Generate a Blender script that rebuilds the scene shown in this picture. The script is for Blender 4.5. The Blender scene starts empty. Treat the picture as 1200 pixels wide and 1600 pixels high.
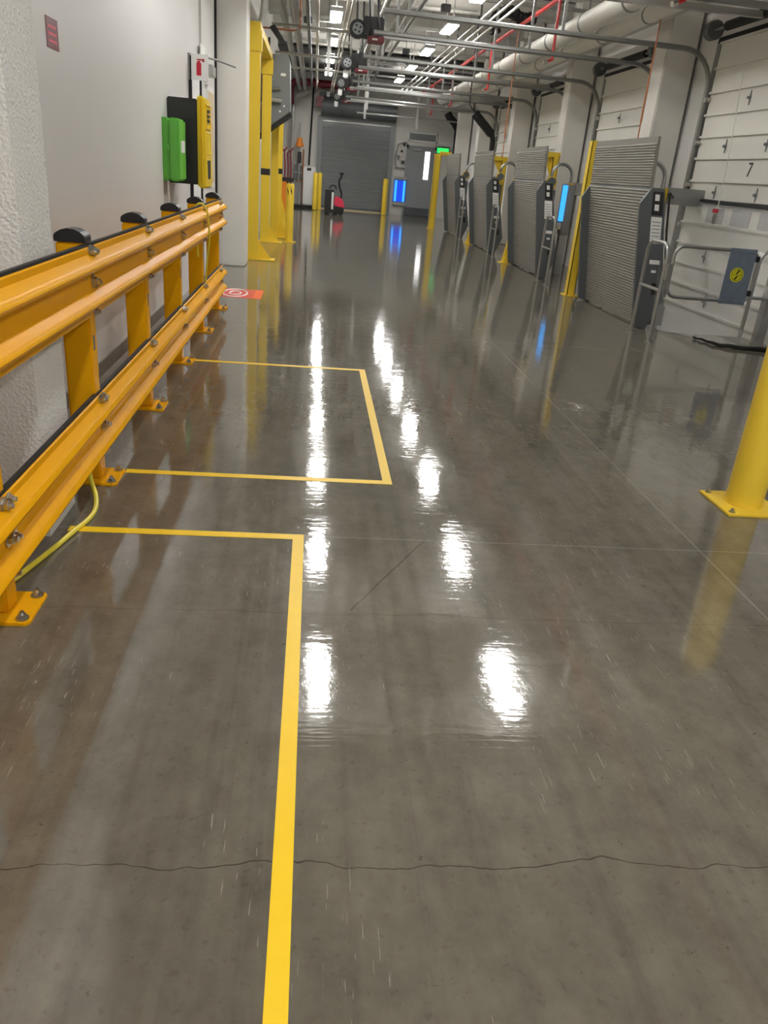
import bpy, bmesh, math, random
from mathutils import Vector, Matrix, noise
random.seed(7)
S = bpy.context.scene
C = S.collection
PI = math.pi

# ---------------------------------------------------------------- camera
pitch, yaw, roll = 0.414674382, 0.116564831, -0.0887269471
fw = Vector((math.sin(yaw)*math.cos(pitch), math.cos(yaw)*math.cos(pitch), -math.sin(pitch)))
rt0 = Vector((math.cos(yaw), -math.sin(yaw), 0))
dn0 = fw.cross(rt0)
rt = math.cos(roll)*rt0 + math.sin(roll)*dn0
dn = -math.sin(roll)*rt0 + math.cos(roll)*dn0
cam = bpy.data.cameras.new('camera')
cam.sensor_fit = 'VERTICAL'; cam.sensor_height = 24.0; cam.lens = 24.0*1202/1600
cam.clip_start = 0.05; cam.clip_end = 200
co = bpy.data.objects.new('camera', cam); C.objects.link(co)
m = Matrix((rt, -dn, -fw)).transposed().to_4x4(); m.translation = (0, 0, 1.55)
co.matrix_world = m
S.camera = co
# ---------------------------------------------------------------- world, exposure
w = bpy.data.worlds.new('world'); S.world = w; w.use_nodes = True
w.node_tree.nodes['Background'].inputs[0].default_value = (1, 0.98, 0.95, 1)
w.node_tree.nodes['Background'].inputs[1].default_value = 0.25
S.view_settings.view_transform = 'Standard'; S.view_settings.look = 'None'
S.view_settings.exposure = 0.42; S.view_settings.gamma = 1.0; S.view_settings.use_curve_mapping = False
LIGHT = 44.0      # radiance of the ceiling fixtures' diffusers

# ---------------------------------------------------------------- materials
def srgb(r, g, b):
    f = lambda c: (c/255)/12.92 if c/255 <= 0.04045 else ((c/255+0.055)/1.055)**2.4
    return (f(r), f(g), f(b), 1)
def mat(name, col, rough=0.5, metal=0.0, emit=None, es=0.0, var=0.0, vscale=6.0, bump=0.0, bscale=60.0, coat=0.0, alpha=1.0, spec=0.5, tint=None, scuff=None, ior=1.5):
    mt = bpy.data.materials.new(name); mt.use_nodes = True
    nt = mt.node_tree; b = nt.nodes['Principled BSDF']
    b.inputs['Base Color'].default_value = col
    b.inputs['Roughness'].default_value = rough
    b.inputs['Metallic'].default_value = metal
    b.inputs['Coat Weight'].default_value = coat
    b.inputs['Alpha'].default_value = alpha
    b.inputs['Specular IOR Level'].default_value = spec
    b.inputs['IOR'].default_value = ior
    if tint: b.inputs['Specular Tint'].default_value = tint
    if emit:
        b.inputs['Emission Color'].default_value = emit; b.inputs['Emission Strength'].default_value = es
    tc = nt.nodes.new('ShaderNodeTexCoord')
    if var > 0:
        n = nt.nodes.new('ShaderNodeTexNoise'); n.inputs['Scale'].default_value = vscale; n.inputs['Detail'].default_value = 5
        nt.links.new(tc.outputs['Object'], n.inputs['Vector'])
        mx = nt.nodes.new('ShaderNodeMix'); mx.data_type = 'RGBA'
        mx.inputs[6].default_value = [c*(1-var) for c in col[:3]]+[1]
        mx.inputs[7].default_value = [min(1, c*(1+var)) for c in col[:3]]+[1]
        nt.links.new(n.outputs['Fac'], mx.inputs[0]); nt.links.new(mx.outputs[2], b.inputs['Base Color'])
    if scuff:      # small dark rubbed marks
        n3 = nt.nodes.new('ShaderNodeTexNoise'); n3.inputs['Scale'].default_value = 9; n3.inputs['Detail'].default_value = 6; n3.inputs['Roughness'].default_value = 0.7
        mp = nt.nodes.new('ShaderNodeMapping'); mp.inputs['Scale'].default_value = (1, 1, 2.5)
        nt.links.new(tc.outputs['Object'], mp.inputs['Vector']); nt.links.new(mp.outputs[0], n3.inputs['Vector'])
        gt = nt.nodes.new('ShaderNodeMath'); gt.operation = 'GREATER_THAN'; gt.inputs[1].default_value = scuff; nt.links.new(n3.outputs['Fac'], gt.inputs[0])
        ml = nt.nodes.new('ShaderNodeMath'); ml.operation = 'MULTIPLY'; ml.inputs[1].default_value = 0.6; nt.links.new(gt.outputs[0], ml.inputs[0])
        m3 = nt.nodes.new('ShaderNodeMix'); m3.data_type = 'RGBA'; m3.inputs[7].default_value = (0.06, 0.045, 0.03, 1)
        src = b.inputs['Base Color'].links[0].from_socket if b.inputs['Base Color'].links else None
        if src: nt.links.new(src, m3.inputs[6])
        else: m3.inputs[6].default_value = col
        nt.links.new(ml.outputs[0], m3.inputs[0]); nt.links.new(m3.outputs[2], b.inputs['Base Color'])
    if bump > 0:
        n2 = nt.nodes.new('ShaderNodeTexNoise'); n2.inputs['Scale'].default_value = bscale; n2.inputs['Detail'].default_value = 4
        nt.links.new(tc.outputs['Object'], n2.inputs['Vector'])
        bp = nt.nodes.new('ShaderNodeBump'); bp.inputs['Strength'].default_value = bump; bp.inputs['Distance'].default_value = 0.01
        nt.links.new(n2.outputs['Fac'], bp.inputs['Height']); nt.links.new(bp.outputs['Normal'], b.inputs['Normal'])
    return mt
M = dict(
    wall=mat('white_panel', srgb(222, 220, 217), 0.42, var=0.03, vscale=1.5),
    stucco=mat('white_stucco', srgb(224, 222, 218), 0.8, var=0.05, vscale=8, bump=1.0, bscale=75),
    column=mat('white_column_paint', srgb(226, 223, 216), 0.55, var=0.03, vscale=3, bump=0.15, bscale=12),
    backwall=mat('grey_wall_paint', srgb(212, 210, 204), 0.6, var=0.06, vscale=1.2),
    ceil=mat('ceiling_deck', srgb(200, 199, 194), 0.7, var=0.12, vscale=1.0),
    overlay=mat('ceiling_shade', srgb(74, 73, 71), 0.7, var=0.2, vscale=1.5),  # shade of the far ceiling, put into a colour
    beam=mat('beam_paint', srgb(205, 203, 197), 0.5, var=0.06),
    base=mat('grey_baseboard', srgb(138, 132, 122), 0.45, var=0.06),
    orange=mat('safety_yellow_orange', srgb(234, 168, 20), 0.24, var=0.03, vscale=14, spec=0.1, tint=srgb(255, 190, 80), ior=1.2),
    yellow=mat('yellow_paint', srgb(236, 202, 62), 0.34, spec=0.35, var=0.05, vscale=10, scuff=0.70),
    tape=mat('yellow_tape', srgb(250, 208, 30), 0.38, var=0.04, vscale=25),
    blackp=mat('black_plastic', srgb(34, 34, 35), 0.42),
    rubber=mat('black_rubber', srgb(24, 24, 25), 0.6),
    steel=mat('zinc_steel', srgb(188, 186, 180), 0.28, metal=1.0),
    galv=mat('galvanised_steel', srgb(165, 166, 164), 0.38, metal=0.85, var=0.12, vscale=20),
    galvblue=mat('galvanised_plate', srgb(128, 142, 160), 0.45, metal=0.5, var=0.18, vscale=18),
    conduit=mat('conduit_grey', srgb(178, 178, 174), 0.35, metal=0.5),
    track=mat('track_steel', srgb(142, 143, 140), 0.4, metal=0.6, var=0.08),
    deck=mat('ribbed_deck_grey', srgb(138, 135, 129), 0.5, metal=0.25, var=0.12, vscale=7),
    dgrey=mat('dark_grey_paint', srgb(92, 97, 99), 0.42, var=0.05),
    mgrey=mat('machine_grey', srgb(126, 130, 131), 0.42, var=0.04),
    roll=mat('roll_door_grey', srgb(132, 136, 137), 0.4, metal=0.2, var=0.05),
    door=mat('door_grey', srgb(150, 154, 156), 0.42, var=0.03),
    dockdoor=mat('dock_door_white', srgb(228, 226, 217), 0.45, var=0.03, vscale=2),
    green=mat('green_plastic', srgb(108, 196, 74), 0.38),
    ycase=mat('yellow_plastic', srgb(244, 208, 28), 0.35),
    white=mat('white_label', srgb(238, 238, 236), 0.5),
    pipew=mat('white_pipe_wrap', srgb(230, 228, 220), 0.5, var=0.04),
    red=mat('red_sprinkler_paint', srgb(214, 50, 48), 0.35),
    maroon=mat('maroon_paint', srgb(120, 30, 42), 0.4),
    pink=mat('red_pink_cover', srgb(232, 60, 92), 0.4),
    signred=mat('sign_red', srgb(196, 34, 58), 0.45),
    decalred=mat('decal_washed_red', srgb(214, 66, 58), 0.35),  # red with the reflection wash mixed into its colour
    decalbare=mat('decal_unwashed', srgb(240, 92, 44), 0.35),
    copper=mat('copper_cord', srgb(188, 122, 86), 0.4, metal=0.3),
    cord=mat('yellow_cord', srgb(232, 214, 60), 0.4),
    orangeb=mat('orange_paint', srgb(240, 138, 30), 0.4),
    cream=mat('cream_board', srgb(214, 196, 160), 0.6),
    glassg=mat('frosted_window', srgb(178, 178, 178), 0.25),
    stickery=mat('sticker_yellow', srgb(226, 222, 24), 0.4),
    lampblue=mat('blue_tube_glow', srgb(40, 130, 230), 0.4, emit=srgb(60, 165, 250), es=1.0),
    lampdeep=mat('blue_trap_back', srgb(20, 60, 190), 0.4, emit=srgb(30, 80, 230), es=0.55),
    exitg=mat('exit_green', srgb(30, 200, 80), 0.4, emit=srgb(30, 230, 90), es=1.2),
    upfill=mat('uplight_fill', (1, 1, 1, 1), 0.5, emit=(1, 0.97, 0.92, 1), es=LIGHT*0.24),  # added upward glow that brightens the ceiling, not a real lens
    lamp=mat('light_diffuser', (1, 1, 1, 1), 0.5, emit=(1, 0.985, 0.955, 1), es=LIGHT),
    daywin=mat('lit_window', (1, 1, 1, 1), 0.3, emit=(1, 1, 1, 1), es=1.3),
)
def floor_material():
    mt = bpy.data.materials.new('polished_concrete'); mt.use_nodes = True
    nt = mt.node_tree; L = nt.links.new; N = nt.nodes.new
    b = nt.nodes['Principled BSDF']
    tc = N('ShaderNodeTexCoord'); P = tc.outputs['Object']
    def noise_(scale, detail=5, stretch=(1, 1, 1), rough=0.55):
        mp = N('ShaderNodeMapping'); mp.inputs['Scale'].default_value = stretch; L(P, mp.inputs['Vector'])
        n = N('ShaderNodeTexNoise'); n.inputs['Scale'].default_value = scale; n.inputs['Detail'].default_value = detail
        n.inputs['Roughness'].default_value = rough; L(mp.outputs[0], n.inputs['Vector']); return n.outputs['Fac']
    def ramp(v, stops):
        r = N('ShaderNodeValToRGB'); e = r.color_ramp.elements
        e[0].position, e[0].color = stops[0]; e[1].position, e[1].color = stops[-1]
        for s in stops[1:-1]:
            x = e.new(s[0]); x.color = s[1]
        L(v, r.inputs[0]); return r.outputs[0]
    def math_(op, a, b_=None, c=None):
        q = N('ShaderNodeMath'); q.operation = op
        for i, v in enumerate((a, b_, c)):
            if v is None: continue
            if isinstance(v, (int, float)): q.inputs[i].default_value = v
            else: L(v, q.inputs[i])
        return q.outputs[0]
    def mix(f, a, b_):
        q = N('ShaderNodeMix'); q.data_type = 'RGBA'
        if isinstance(f, float): q.inputs[0].default_value = f
        else: L(f, q.inputs[0])
        for i, v in ((6, a), (7, b_)):
            if isinstance(v, tuple): q.inputs[i].default_value = v
            else: L(v, q.inputs[i])
        return q.outputs[2]
    big = noise_(0.55, 6)
    base = ramp(big, [(0.3, srgb(85, 79, 69)), (0.5, srgb(108, 102, 90)), (0.72, srgb(130, 124, 111))])
    lane = noise_(1.0, 4, (5.0, 0.12, 1), 0.6)
    base = mix(math_('MULTIPLY', math_('MAXIMUM', math_('SUBTRACT', lane, 0.45), 0.0), 1.6), base, srgb(136, 130, 118))
    lane2 = noise_(1.0, 5, (11.0, 0.2, 3), 0.6)
    base = mix(math_('MULTIPLY', math_('MAXIMUM', math_('SUBTRACT', lane2, 0.52), 0.0), 2.2), base, srgb(54, 50, 44))
    streak = noise_(3.0, 5, (1.6, 0.25, 1))
    base = mix(math_('MULTIPLY', streak, 0.5), base, srgb(116, 111, 99))
    mott = noise_(6.5, 7, (1.2, 0.8, 1), 0.72)
    base = mix(math_('MULTIPLY', math_('SUBTRACT', mott, 0.38), 1.3), base, srgb(62, 57, 49))
    fine = noise_(38, 6)
    base = mix(math_('MULTIPLY', math_('GREATER_THAN', fine, 0.63), 0.22), base, srgb(58, 53, 47))
    speck = noise_(9, 8, (1, 1, 1), 0.75)
    base = mix(math_('MULTIPLY', math_('SUBTRACT', speck, 0.42), 0.9), base, srgb(132, 126, 113))
    sp = N('ShaderNodeSeparateXYZ'); L(P, sp.inputs[0])
    X, Y = sp.outputs[0], sp.outputs[1]
    def line(coord, at, half, wav, wscale):
        d = math_('ABSOLUTE', math_('ADD', math_('SUBTRACT', coord, at), math_('MULTIPLY', math_('SUBTRACT', noise_(wscale, 3), 0.5), wav)))
        return math_('LESS_THAN', d, half)
    for coord, at, half, wav, ws, col, amt in (
            (Y, 3.19, 0.0025, 0.004, 3, srgb(150, 146, 138), 0.7), (Y, 8.07, 0.004, 0.004, 3, srgb(160, 156, 148), 0.7),
            (Y, 13.3, 0.006, 0.004, 3, srgb(150, 146, 138), 0.6), (X, 1.925, 0.003, 0.004, 3, srgb(146, 142, 134), 0.7),
            (Y, 1.36, 0.0016, 0.12, 4, srgb(56, 52, 46), 0.85), (Y, 2.52, 0.0013, 0.07, 3, srgb(60, 55, 48), 0.6)):
        f = line(coord, at, half, wav, ws)
        base = mix(math_('MULTIPLY', f, amt), base, col)
    dg = math_('ADD', math_('MULTIPLY', X, 0.866), math_('MULTIPLY', Y, -0.5))
    fd = math_('MULTIPLY', line(dg, -1.099, 0.003, 0.03, 4), math_('MULTIPLY', math_('GREATER_THAN', Y, 2.55), math_('LESS_THAN', Y, 3.19)))
    base = mix(math_('MULTIPLY', fd, 0.6), base, srgb(56, 52, 46))
    pit = noise_(17, 5, (1, 0.8, 1), 0.7)
    base = mix(math_('MULTIPLY', math_('GREATER_THAN', pit, 0.685), 0.55), base, srgb(44, 40, 35))
    SC = []
    # pale short scratches in two directions
    for ang, sd, th in ((0.55, 0.0, 0.70), (-0.35, 7.0, 0.71), (1.35, 3.0, 0.715)):
        wm = N('ShaderNodeMapping'); wm.inputs['Rotation'].default_value = (0, 0, ang); wm.inputs['Scale'].default_value = (130, 7.5, 1)
        wm.inputs['Location'].default_value = (sd, sd, sd); L(P, wm.inputs['Vector'])
        ns = N('ShaderNodeTexNoise'); ns.inputs['Scale'].default_value = 1.0; ns.inputs['Detail'].default_value = 2; L(wm.outputs[0], ns.inputs['Vector'])
        sc = math_('MULTIPLY', math_('GREATER_THAN', ns.outputs['Fac'], th), math_('GREATER_THAN', noise_(1.3, 3), 0.52))
        SC.append(sc)
        base = mix(math_('MULTIPLY', sc, 0.55), base, srgb(160, 154, 143))
    L(base, b.inputs['Base Color'])
    rr = N('ShaderNodeMapRange'); L(noise_(2.2, 7, (1.3, 0.3, 1), 0.65), rr.inputs[0])
    rr.inputs[1].default_value = 0.3; rr.inputs[2].default_value = 0.75; rr.inputs[3].default_value = 0.03; rr.inputs[4].default_value = 0.105
    L(rr.outputs[0], b.inputs['Roughness'])
    b.inputs['IOR'].default_value = 1.85
    h = math_('ADD', math_('ADD', math_('MULTIPLY', noise_(4, 3), 0.8), math_('MULTIPLY', noise_(34, 3), 0.16)), math_('MULTIPLY', noise_(14, 2, (0.3, 2.2, 1)), 0.3))
    h = math_('ADD', h, math_('MULTIPLY', math_('ADD', SC[0], math_('ADD', SC[1], SC[2])), 0.12))
    bp = N('ShaderNodeBump'); bp.inputs['Strength'].default_value = 0.5; bp.inputs['Distance'].default_value = 0.003
    L(h, bp.inputs['Height']); L(bp.outputs['Normal'], b.inputs['Normal'])
    return mt
M['floor'] = floor_material()
def plastic_material():
    mt = bpy.data.materials.new('clear_plastic_film'); mt.use_nodes = True
    b = mt.node_tree.nodes['Principled BSDF']
    b.inputs['Base Color'].default_value = (0.9, 0.9, 0.88, 1); b.inputs['Roughness'].default_value = 0.16
    b.inputs['Alpha'].default_value = 0.24; b.inputs['Specular IOR Level'].default_value = 0.9
    nt = mt.node_tree; tc = nt.nodes.new('ShaderNodeTexCoord')
    mp = nt.nodes.new('ShaderNodeMapping'); mp.inputs['Rotation'].default_value = (0.5, 0.4, 0.3); mp.inputs['Scale'].default_value = (5, 5, 1.6)
    n_ = nt.nodes.new('ShaderNodeTexNoise'); n_.inputs['Scale'].default_value = 2.0; n_.inputs['Detail'].default_value = 4; n_.inputs['Distortion'].default_value = 1.2
    bp = nt.nodes.new('ShaderNodeBump'); bp.inputs['Strength'].default_value = 0.7; bp.inputs['Distance'].default_value = 0.06
    nt.links.new(tc.outputs['Object'], mp.inputs['Vector']); nt.links.new(mp.outputs[0], n_.inputs['Vector'])
    nt.links.new(n_.outputs['Fac'], bp.inputs['Height']); nt.links.new(bp.outputs['Normal'], b.inputs['Normal'])
    return mt
M['film'] = plastic_material()

# ---------------------------------------------------------------- mesh builder
class MB:
    def __init__(s, o=(0, 0, 0)):
        s.v = []; s.f = []; s.o = Vector(o)
    def add(s, vs, fs):
        n = len(s.v); s.v += [Vector(p) for p in vs]; s.f += [tuple(i+n for i in f) for f in fs]; return s
    def box(s, a, b):
        x0, x1 = sorted((a[0], b[0])); y0, y1 = sorted((a[1], b[1])); z0, z1 = sorted((a[2], b[2]))
        return s.add([(x0, y0, z0), (x1, y0, z0), (x1, y1, z0), (x0, y1, z0), (x0, y0, z1), (x1, y0, z1), (x1, y1, z1), (x0, y1, z1)],
                     [(3, 2, 1, 0), (4, 5, 6, 7), (0, 1, 5, 4), (1, 2, 6, 5), (2, 3, 7, 6), (3, 0, 4, 7)])
    def prism(s, poly, axis, a, b):
        """polygon (2-D) extruded along axis from a to b; 2-D coords are the other two axes in xyz order"""
        def p3(u, v, t):
            return {'x': (t, u, v), 'y': (u, t, v), 'z': (u, v, t)}[axis]
        n = len(poly)
        vs = [p3(u, v, a) for u, v in poly] + [p3(u, v, b) for u, v in poly]
        fs = [tuple(range(n))[::-1], tuple(range(n, 2*n))] + [(i, (i+1) % n, n+(i+1) % n, n+i) for i in range(n)]
        return s.add(vs, fs)
    def tube(s, pts, r, seg=10, cap=True, closed=False):
        pts = [Vector(p) for p in pts]; n = len(pts); rings = []
        up = None
        for i, p in enumerate(pts):
            if closed: t = pts[(i+1) % n]-pts[i-1]
            else: t = pts[min(i+1, n-1)]-pts[max(i-1, 0)]
            t.normalize()
            if up is None or abs(up.dot(t)) > 0.98:
                up = Vector((0, 0, 1)) if abs(t.z) < 0.9 else Vector((1, 0, 0))
            a = (up - t*up.dot(t)).normalized(); bb = t.cross(a); up = a
            rr = r[i] if isinstance(r, (list, tuple)) else r
            rings.append([p+rr*(math.cos(2*PI*k/seg)*a+math.sin(2*PI*k/seg)*bb) for k in range(seg)])
        vs = [q for R in rings for q in R]; fs = []
        for i in range(n if closed else n-1):
            j = (i+1) % n
            for k in range(seg):
                l = (k+1) % seg
                fs.append((i*seg+k, i*seg+l, j*seg+l, j*seg+k))
        if cap and not closed:
            fs.append(tuple(range(seg))[::-1]); fs.append(tuple((n-1)*seg+k for k in range(seg)))
        return s.add(vs, fs)
    def cyl(s, a, b, r, seg=12): return s.tube([a, b], r, seg)
    def ball(s, c, r, sx=1, sy=1, sz=1, seg=10, rg=6):
        c = Vector(c); vs = [c+Vector((0, 0, -r*sz))]; fs = []
        for i in range(1, rg):
            ph = -PI/2+PI*i/rg
            for k in range(seg):
                th = 2*PI*k/seg
                vs.append(c+Vector((r*sx*math.cos(ph)*math.cos(th), r*sy*math.cos(ph)*math.sin(th), r*sz*math.sin(ph))))
        vs.append(c+Vector((0, 0, r*sz))); t = len(vs)-1
        for k in range(seg):
            l = (k+1) % seg
            fs.append((0, 1+l, 1+k)); fs.append((t, t-seg+k, t-seg+l))
            for i in range(rg-2):
                fs.append((1+i*seg+k, 1+i*seg+l, 1+(i+1)*seg+l, 1+(i+1)*seg+k))
        return s.add(vs, fs)
    def build(s, name, mt, parent=None, bevel=0.0, smooth=False):
        me = bpy.data.meshes.new(name)
        me.from_pydata([v-s.o for v in s.v], [], s.f); me.update()
        bm = bmesh.new(); bm.from_mesh(me)
        bmesh.ops.recalc_face_normals(bm, faces=bm.faces)
        if bevel > 0:
            es = [e for e in bm.edges if len(e.link_faces) == 2 and e.calc_face_angle(0) > 0.6]
            bmesh.ops.bevel(bm, geom=es, offset=bevel, segments=2, affect='EDGES', clamp_overlap=True)
        bm.to_mesh(me); bm.free()
        if smooth: 
            me.shade_smooth() if hasattr(me, 'shade_smooth') else None
            try: me.set_sharp_from_angle(angle=0.7)
            except Exception: pass
        me.materials.append(M[mt] if isinstance(mt, str) else mt)
        o = bpy.data.objects.new(name, me); C.objects.link(o)
        if parent: o.parent = parent
        return o
def thing(name, label, cat, loc=(0, 0, 0), group=None, rotz=0):
    o = bpy.data.objects.new(name, None); C.objects.link(o); o.location = loc; o.rotation_euler = (0, 0, rotz)
    o.empty_display_size = 0.1
    o['label'] = label; o['category'] = cat
    if group: o['group'] = group
    return o
def tag(o, label, cat, group=None, kind=None):
    o['label'] = label; o['category'] = cat
    if group: o['group'] = group
    if kind: o['kind'] = kind
    return o
def struct(o, label, cat='structure'):
    o['kind'] = 'structure'; o['label'] = label; o['category'] = cat; return o
def dup(root, loc, label, keep=None):
    r = root.copy(); C.objects.link(r); r.location = loc; r['label'] = label
    for ch in list(root.children):
        if keep and not keep(ch): continue
        c = ch.copy(); C.objects.link(c); c.parent = r
        for g in ch.children:
            d = g.copy(); C.objects.link(d); d.parent = c
    return r
def text_mesh(name, s, size, mt, loc, right, up, parent=None, depth=0.002, origin=(0, 0, 0)):
    cu = bpy.data.curves.new(name, 'FONT'); cu.body = s; cu.size = size; cu.extrude = depth; cu.align_x = 'CENTER'; cu.align_y = 'CENTER'
    to = bpy.data.objects.new(name, cu); C.objects.link(to)
    dg = bpy.context.evaluated_depsgraph_get()
    me = bpy.data.meshes.new_from_object(to.evaluated_get(dg))
    bpy.data.objects.remove(to); 
    r, u = Vector(right).normalized(), Vector(up).normalized(); n = r.cross(u)
    R = Matrix((r, u, n)).transposed().to_4x4(); R.translation = Vector(loc)-Vector(origin)
    me.transform(R); me.materials.clear(); me.materials.append(M[mt])
    o = bpy.data.objects.new(name, me); C.objects.link(o)
    if parent: o.parent = parent
    return o
def arc(c, r, a0, a1, n, u, v):
    c, u, v = Vector(c), Vector(u), Vector(v)
    return [c+r*(math.cos(a0+(a1-a0)*i/n)*u+math.sin(a0+(a1-a0)*i/n)*v) for i in range(n+1)]

# ================================================================ SETTING
XW, YB, ZC = 5.55, 33.6, 5.3        # dock wall, back wall, ceiling
mb = MB()
pits = [(4.42, 9.45, 5.5, 11.85)]
xs = [-3.0, 4.42, 5.5, 7.0]; ys = [-9.0, 9.45, 11.85, 34.5]
for i in range(3):
    for j in range(3):
        if (i, j) == (1, 1): continue
        mb.box((xs[i], ys[j], -0.3), (xs[i+1], ys[j+1], 0))
f = mb.build('floor', 'floor'); struct(f, 'polished grey brown concrete floor with glossy reflections', 'floor')
pit = MB().box((4.3, 9.3, -0.52), (5.6, 12.0, -0.42)).build('trim_1', 'dgrey'); struct(pit, 'dark pit floor below the plastic covered dock door', 'trim')
ce = MB().box((-3, -9, ZC), (7, 34.5, ZC+0.2)).build('ceiling', 'ceil'); struct(ce, 'grey painted deck ceiling above pipes and beams', 'ceiling')
dk = MB().box((-1.9, 27.4, ZC-0.5), (XW, 33.6, ZC-0.45)).build('trim_12', 'overlay'); struct(dk, 'dark soffit added to dim the ceiling before the far wall', 'trim')  # dark sheet added so the far ceiling reads dim
y = -6.6
while y < 33:
    b = MB().box((-2.5, y-0.09, ZC-0.02), (XW, y+0.09, ZC-0.05)).box((-2.5, y-0.02, ZC-0.05), (XW, y+0.02, ZC-0.38)).box((-2.5, y-0.11, ZC-0.38), (XW, y+0.11, ZC-0.41))
    b.build('beam', 'beam', ce); y += 2.4
# left: insulated panel wall, recess, column, far wall
wl = MB().box((-1.62, -9, 0), (-1.47, 8.3, ZC)).build('wall_left', 'wall'); struct(wl, 'smooth white insulated panel wall behind the guard rail', 'wall')
bl = MB().box((-1.47, -9, 0), (-1.455, 8.3, 0.16)).prism([(-1.47, 0), (-1.42, 0), (-1.42, 0.02), (-1.455, 0.06), (-1.47, 0.06)], 'y', -9, 8.3).build('baseboard_left', 'base')
struct(bl, 'grey baseboard along the white panel wall', 'baseboard')
w2 = MB().box((-1.85, 8.3, 0), (-1.52, 13.2, ZC)).build('wall_left_recess', 'wall'); struct(w2, 'white wall recess beyond the panel wall', 'wall'); w2.name = 'trim_11'
pl = MB().box((-1.75, 3.09, 0), (-1.07, 3.46, ZC)).build('trim_2', 'stucco'); struct(pl, 'rough stuccoed white pillar between guard rail posts', 'pillar')
cl = MB().box((-1.9, 12.85, 0), (-1.06, 13.5, ZC)).build('trim_3', 'column', bevel=0.015); struct(cl, 'white painted column beyond the end of the guard rail', 'column')
w3 = MB().box((-1.9, 13.5, 0), (-1.3, 14.4, ZC)).box((-1.9, 17.0, 0), (-1.3, 34, ZC)).box((-1.9, 14.4, 3.0), (-1.3, 17.0, ZC)).box((-2.0, 14.2, 0), (-1.9, 17.2, 3.0))
w3 = w3.build('wall_left_far', 'backwall'); struct(w3, 'grey far left wall behind the yellow frames', 'wall')
wb = MB().box((-2, YB, 0), (6.5, YB+0.2, ZC)).build('wall_back', 'backwall'); struct(wb, 'grey back wall at the far end of the dock', 'wall')
wr = MB().box((XW, -9, -0.5), (XW+0.2, 34, ZC)).build('wall_right', 'wall'); struct(wr, 'white dock wall holding the row of dock doors', 'wall')
wrear = MB().box((-3, -9.2, 0), (7, -9, ZC)).build('wall_front', 'wall'); struct(wrear, 'white wall behind the camera', 'wall')
n = 4
for i, y in enumerate((3.6, 8.05, 12.92, 17.55, 22.2, 26.8, 30.8)):
    if abs(y-8.05) < 0.1: continue
    c = MB().box((5.04, y-0.24, 0), (5.5, y+0.24, ZC)).build('trim_%d' % n, 'column', bevel=0.02)
    struct(c, ['square white column in the dock wall nearest the camera', '', 'square white column behind the nearest raised dock plate', 'square white column beside the second raised dock plate', 'square white column beside the third raised dock plate', 'square white column beside the farthest dock plate', 'square white column in the far right corner'][i], 'column'); n += 1

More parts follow.
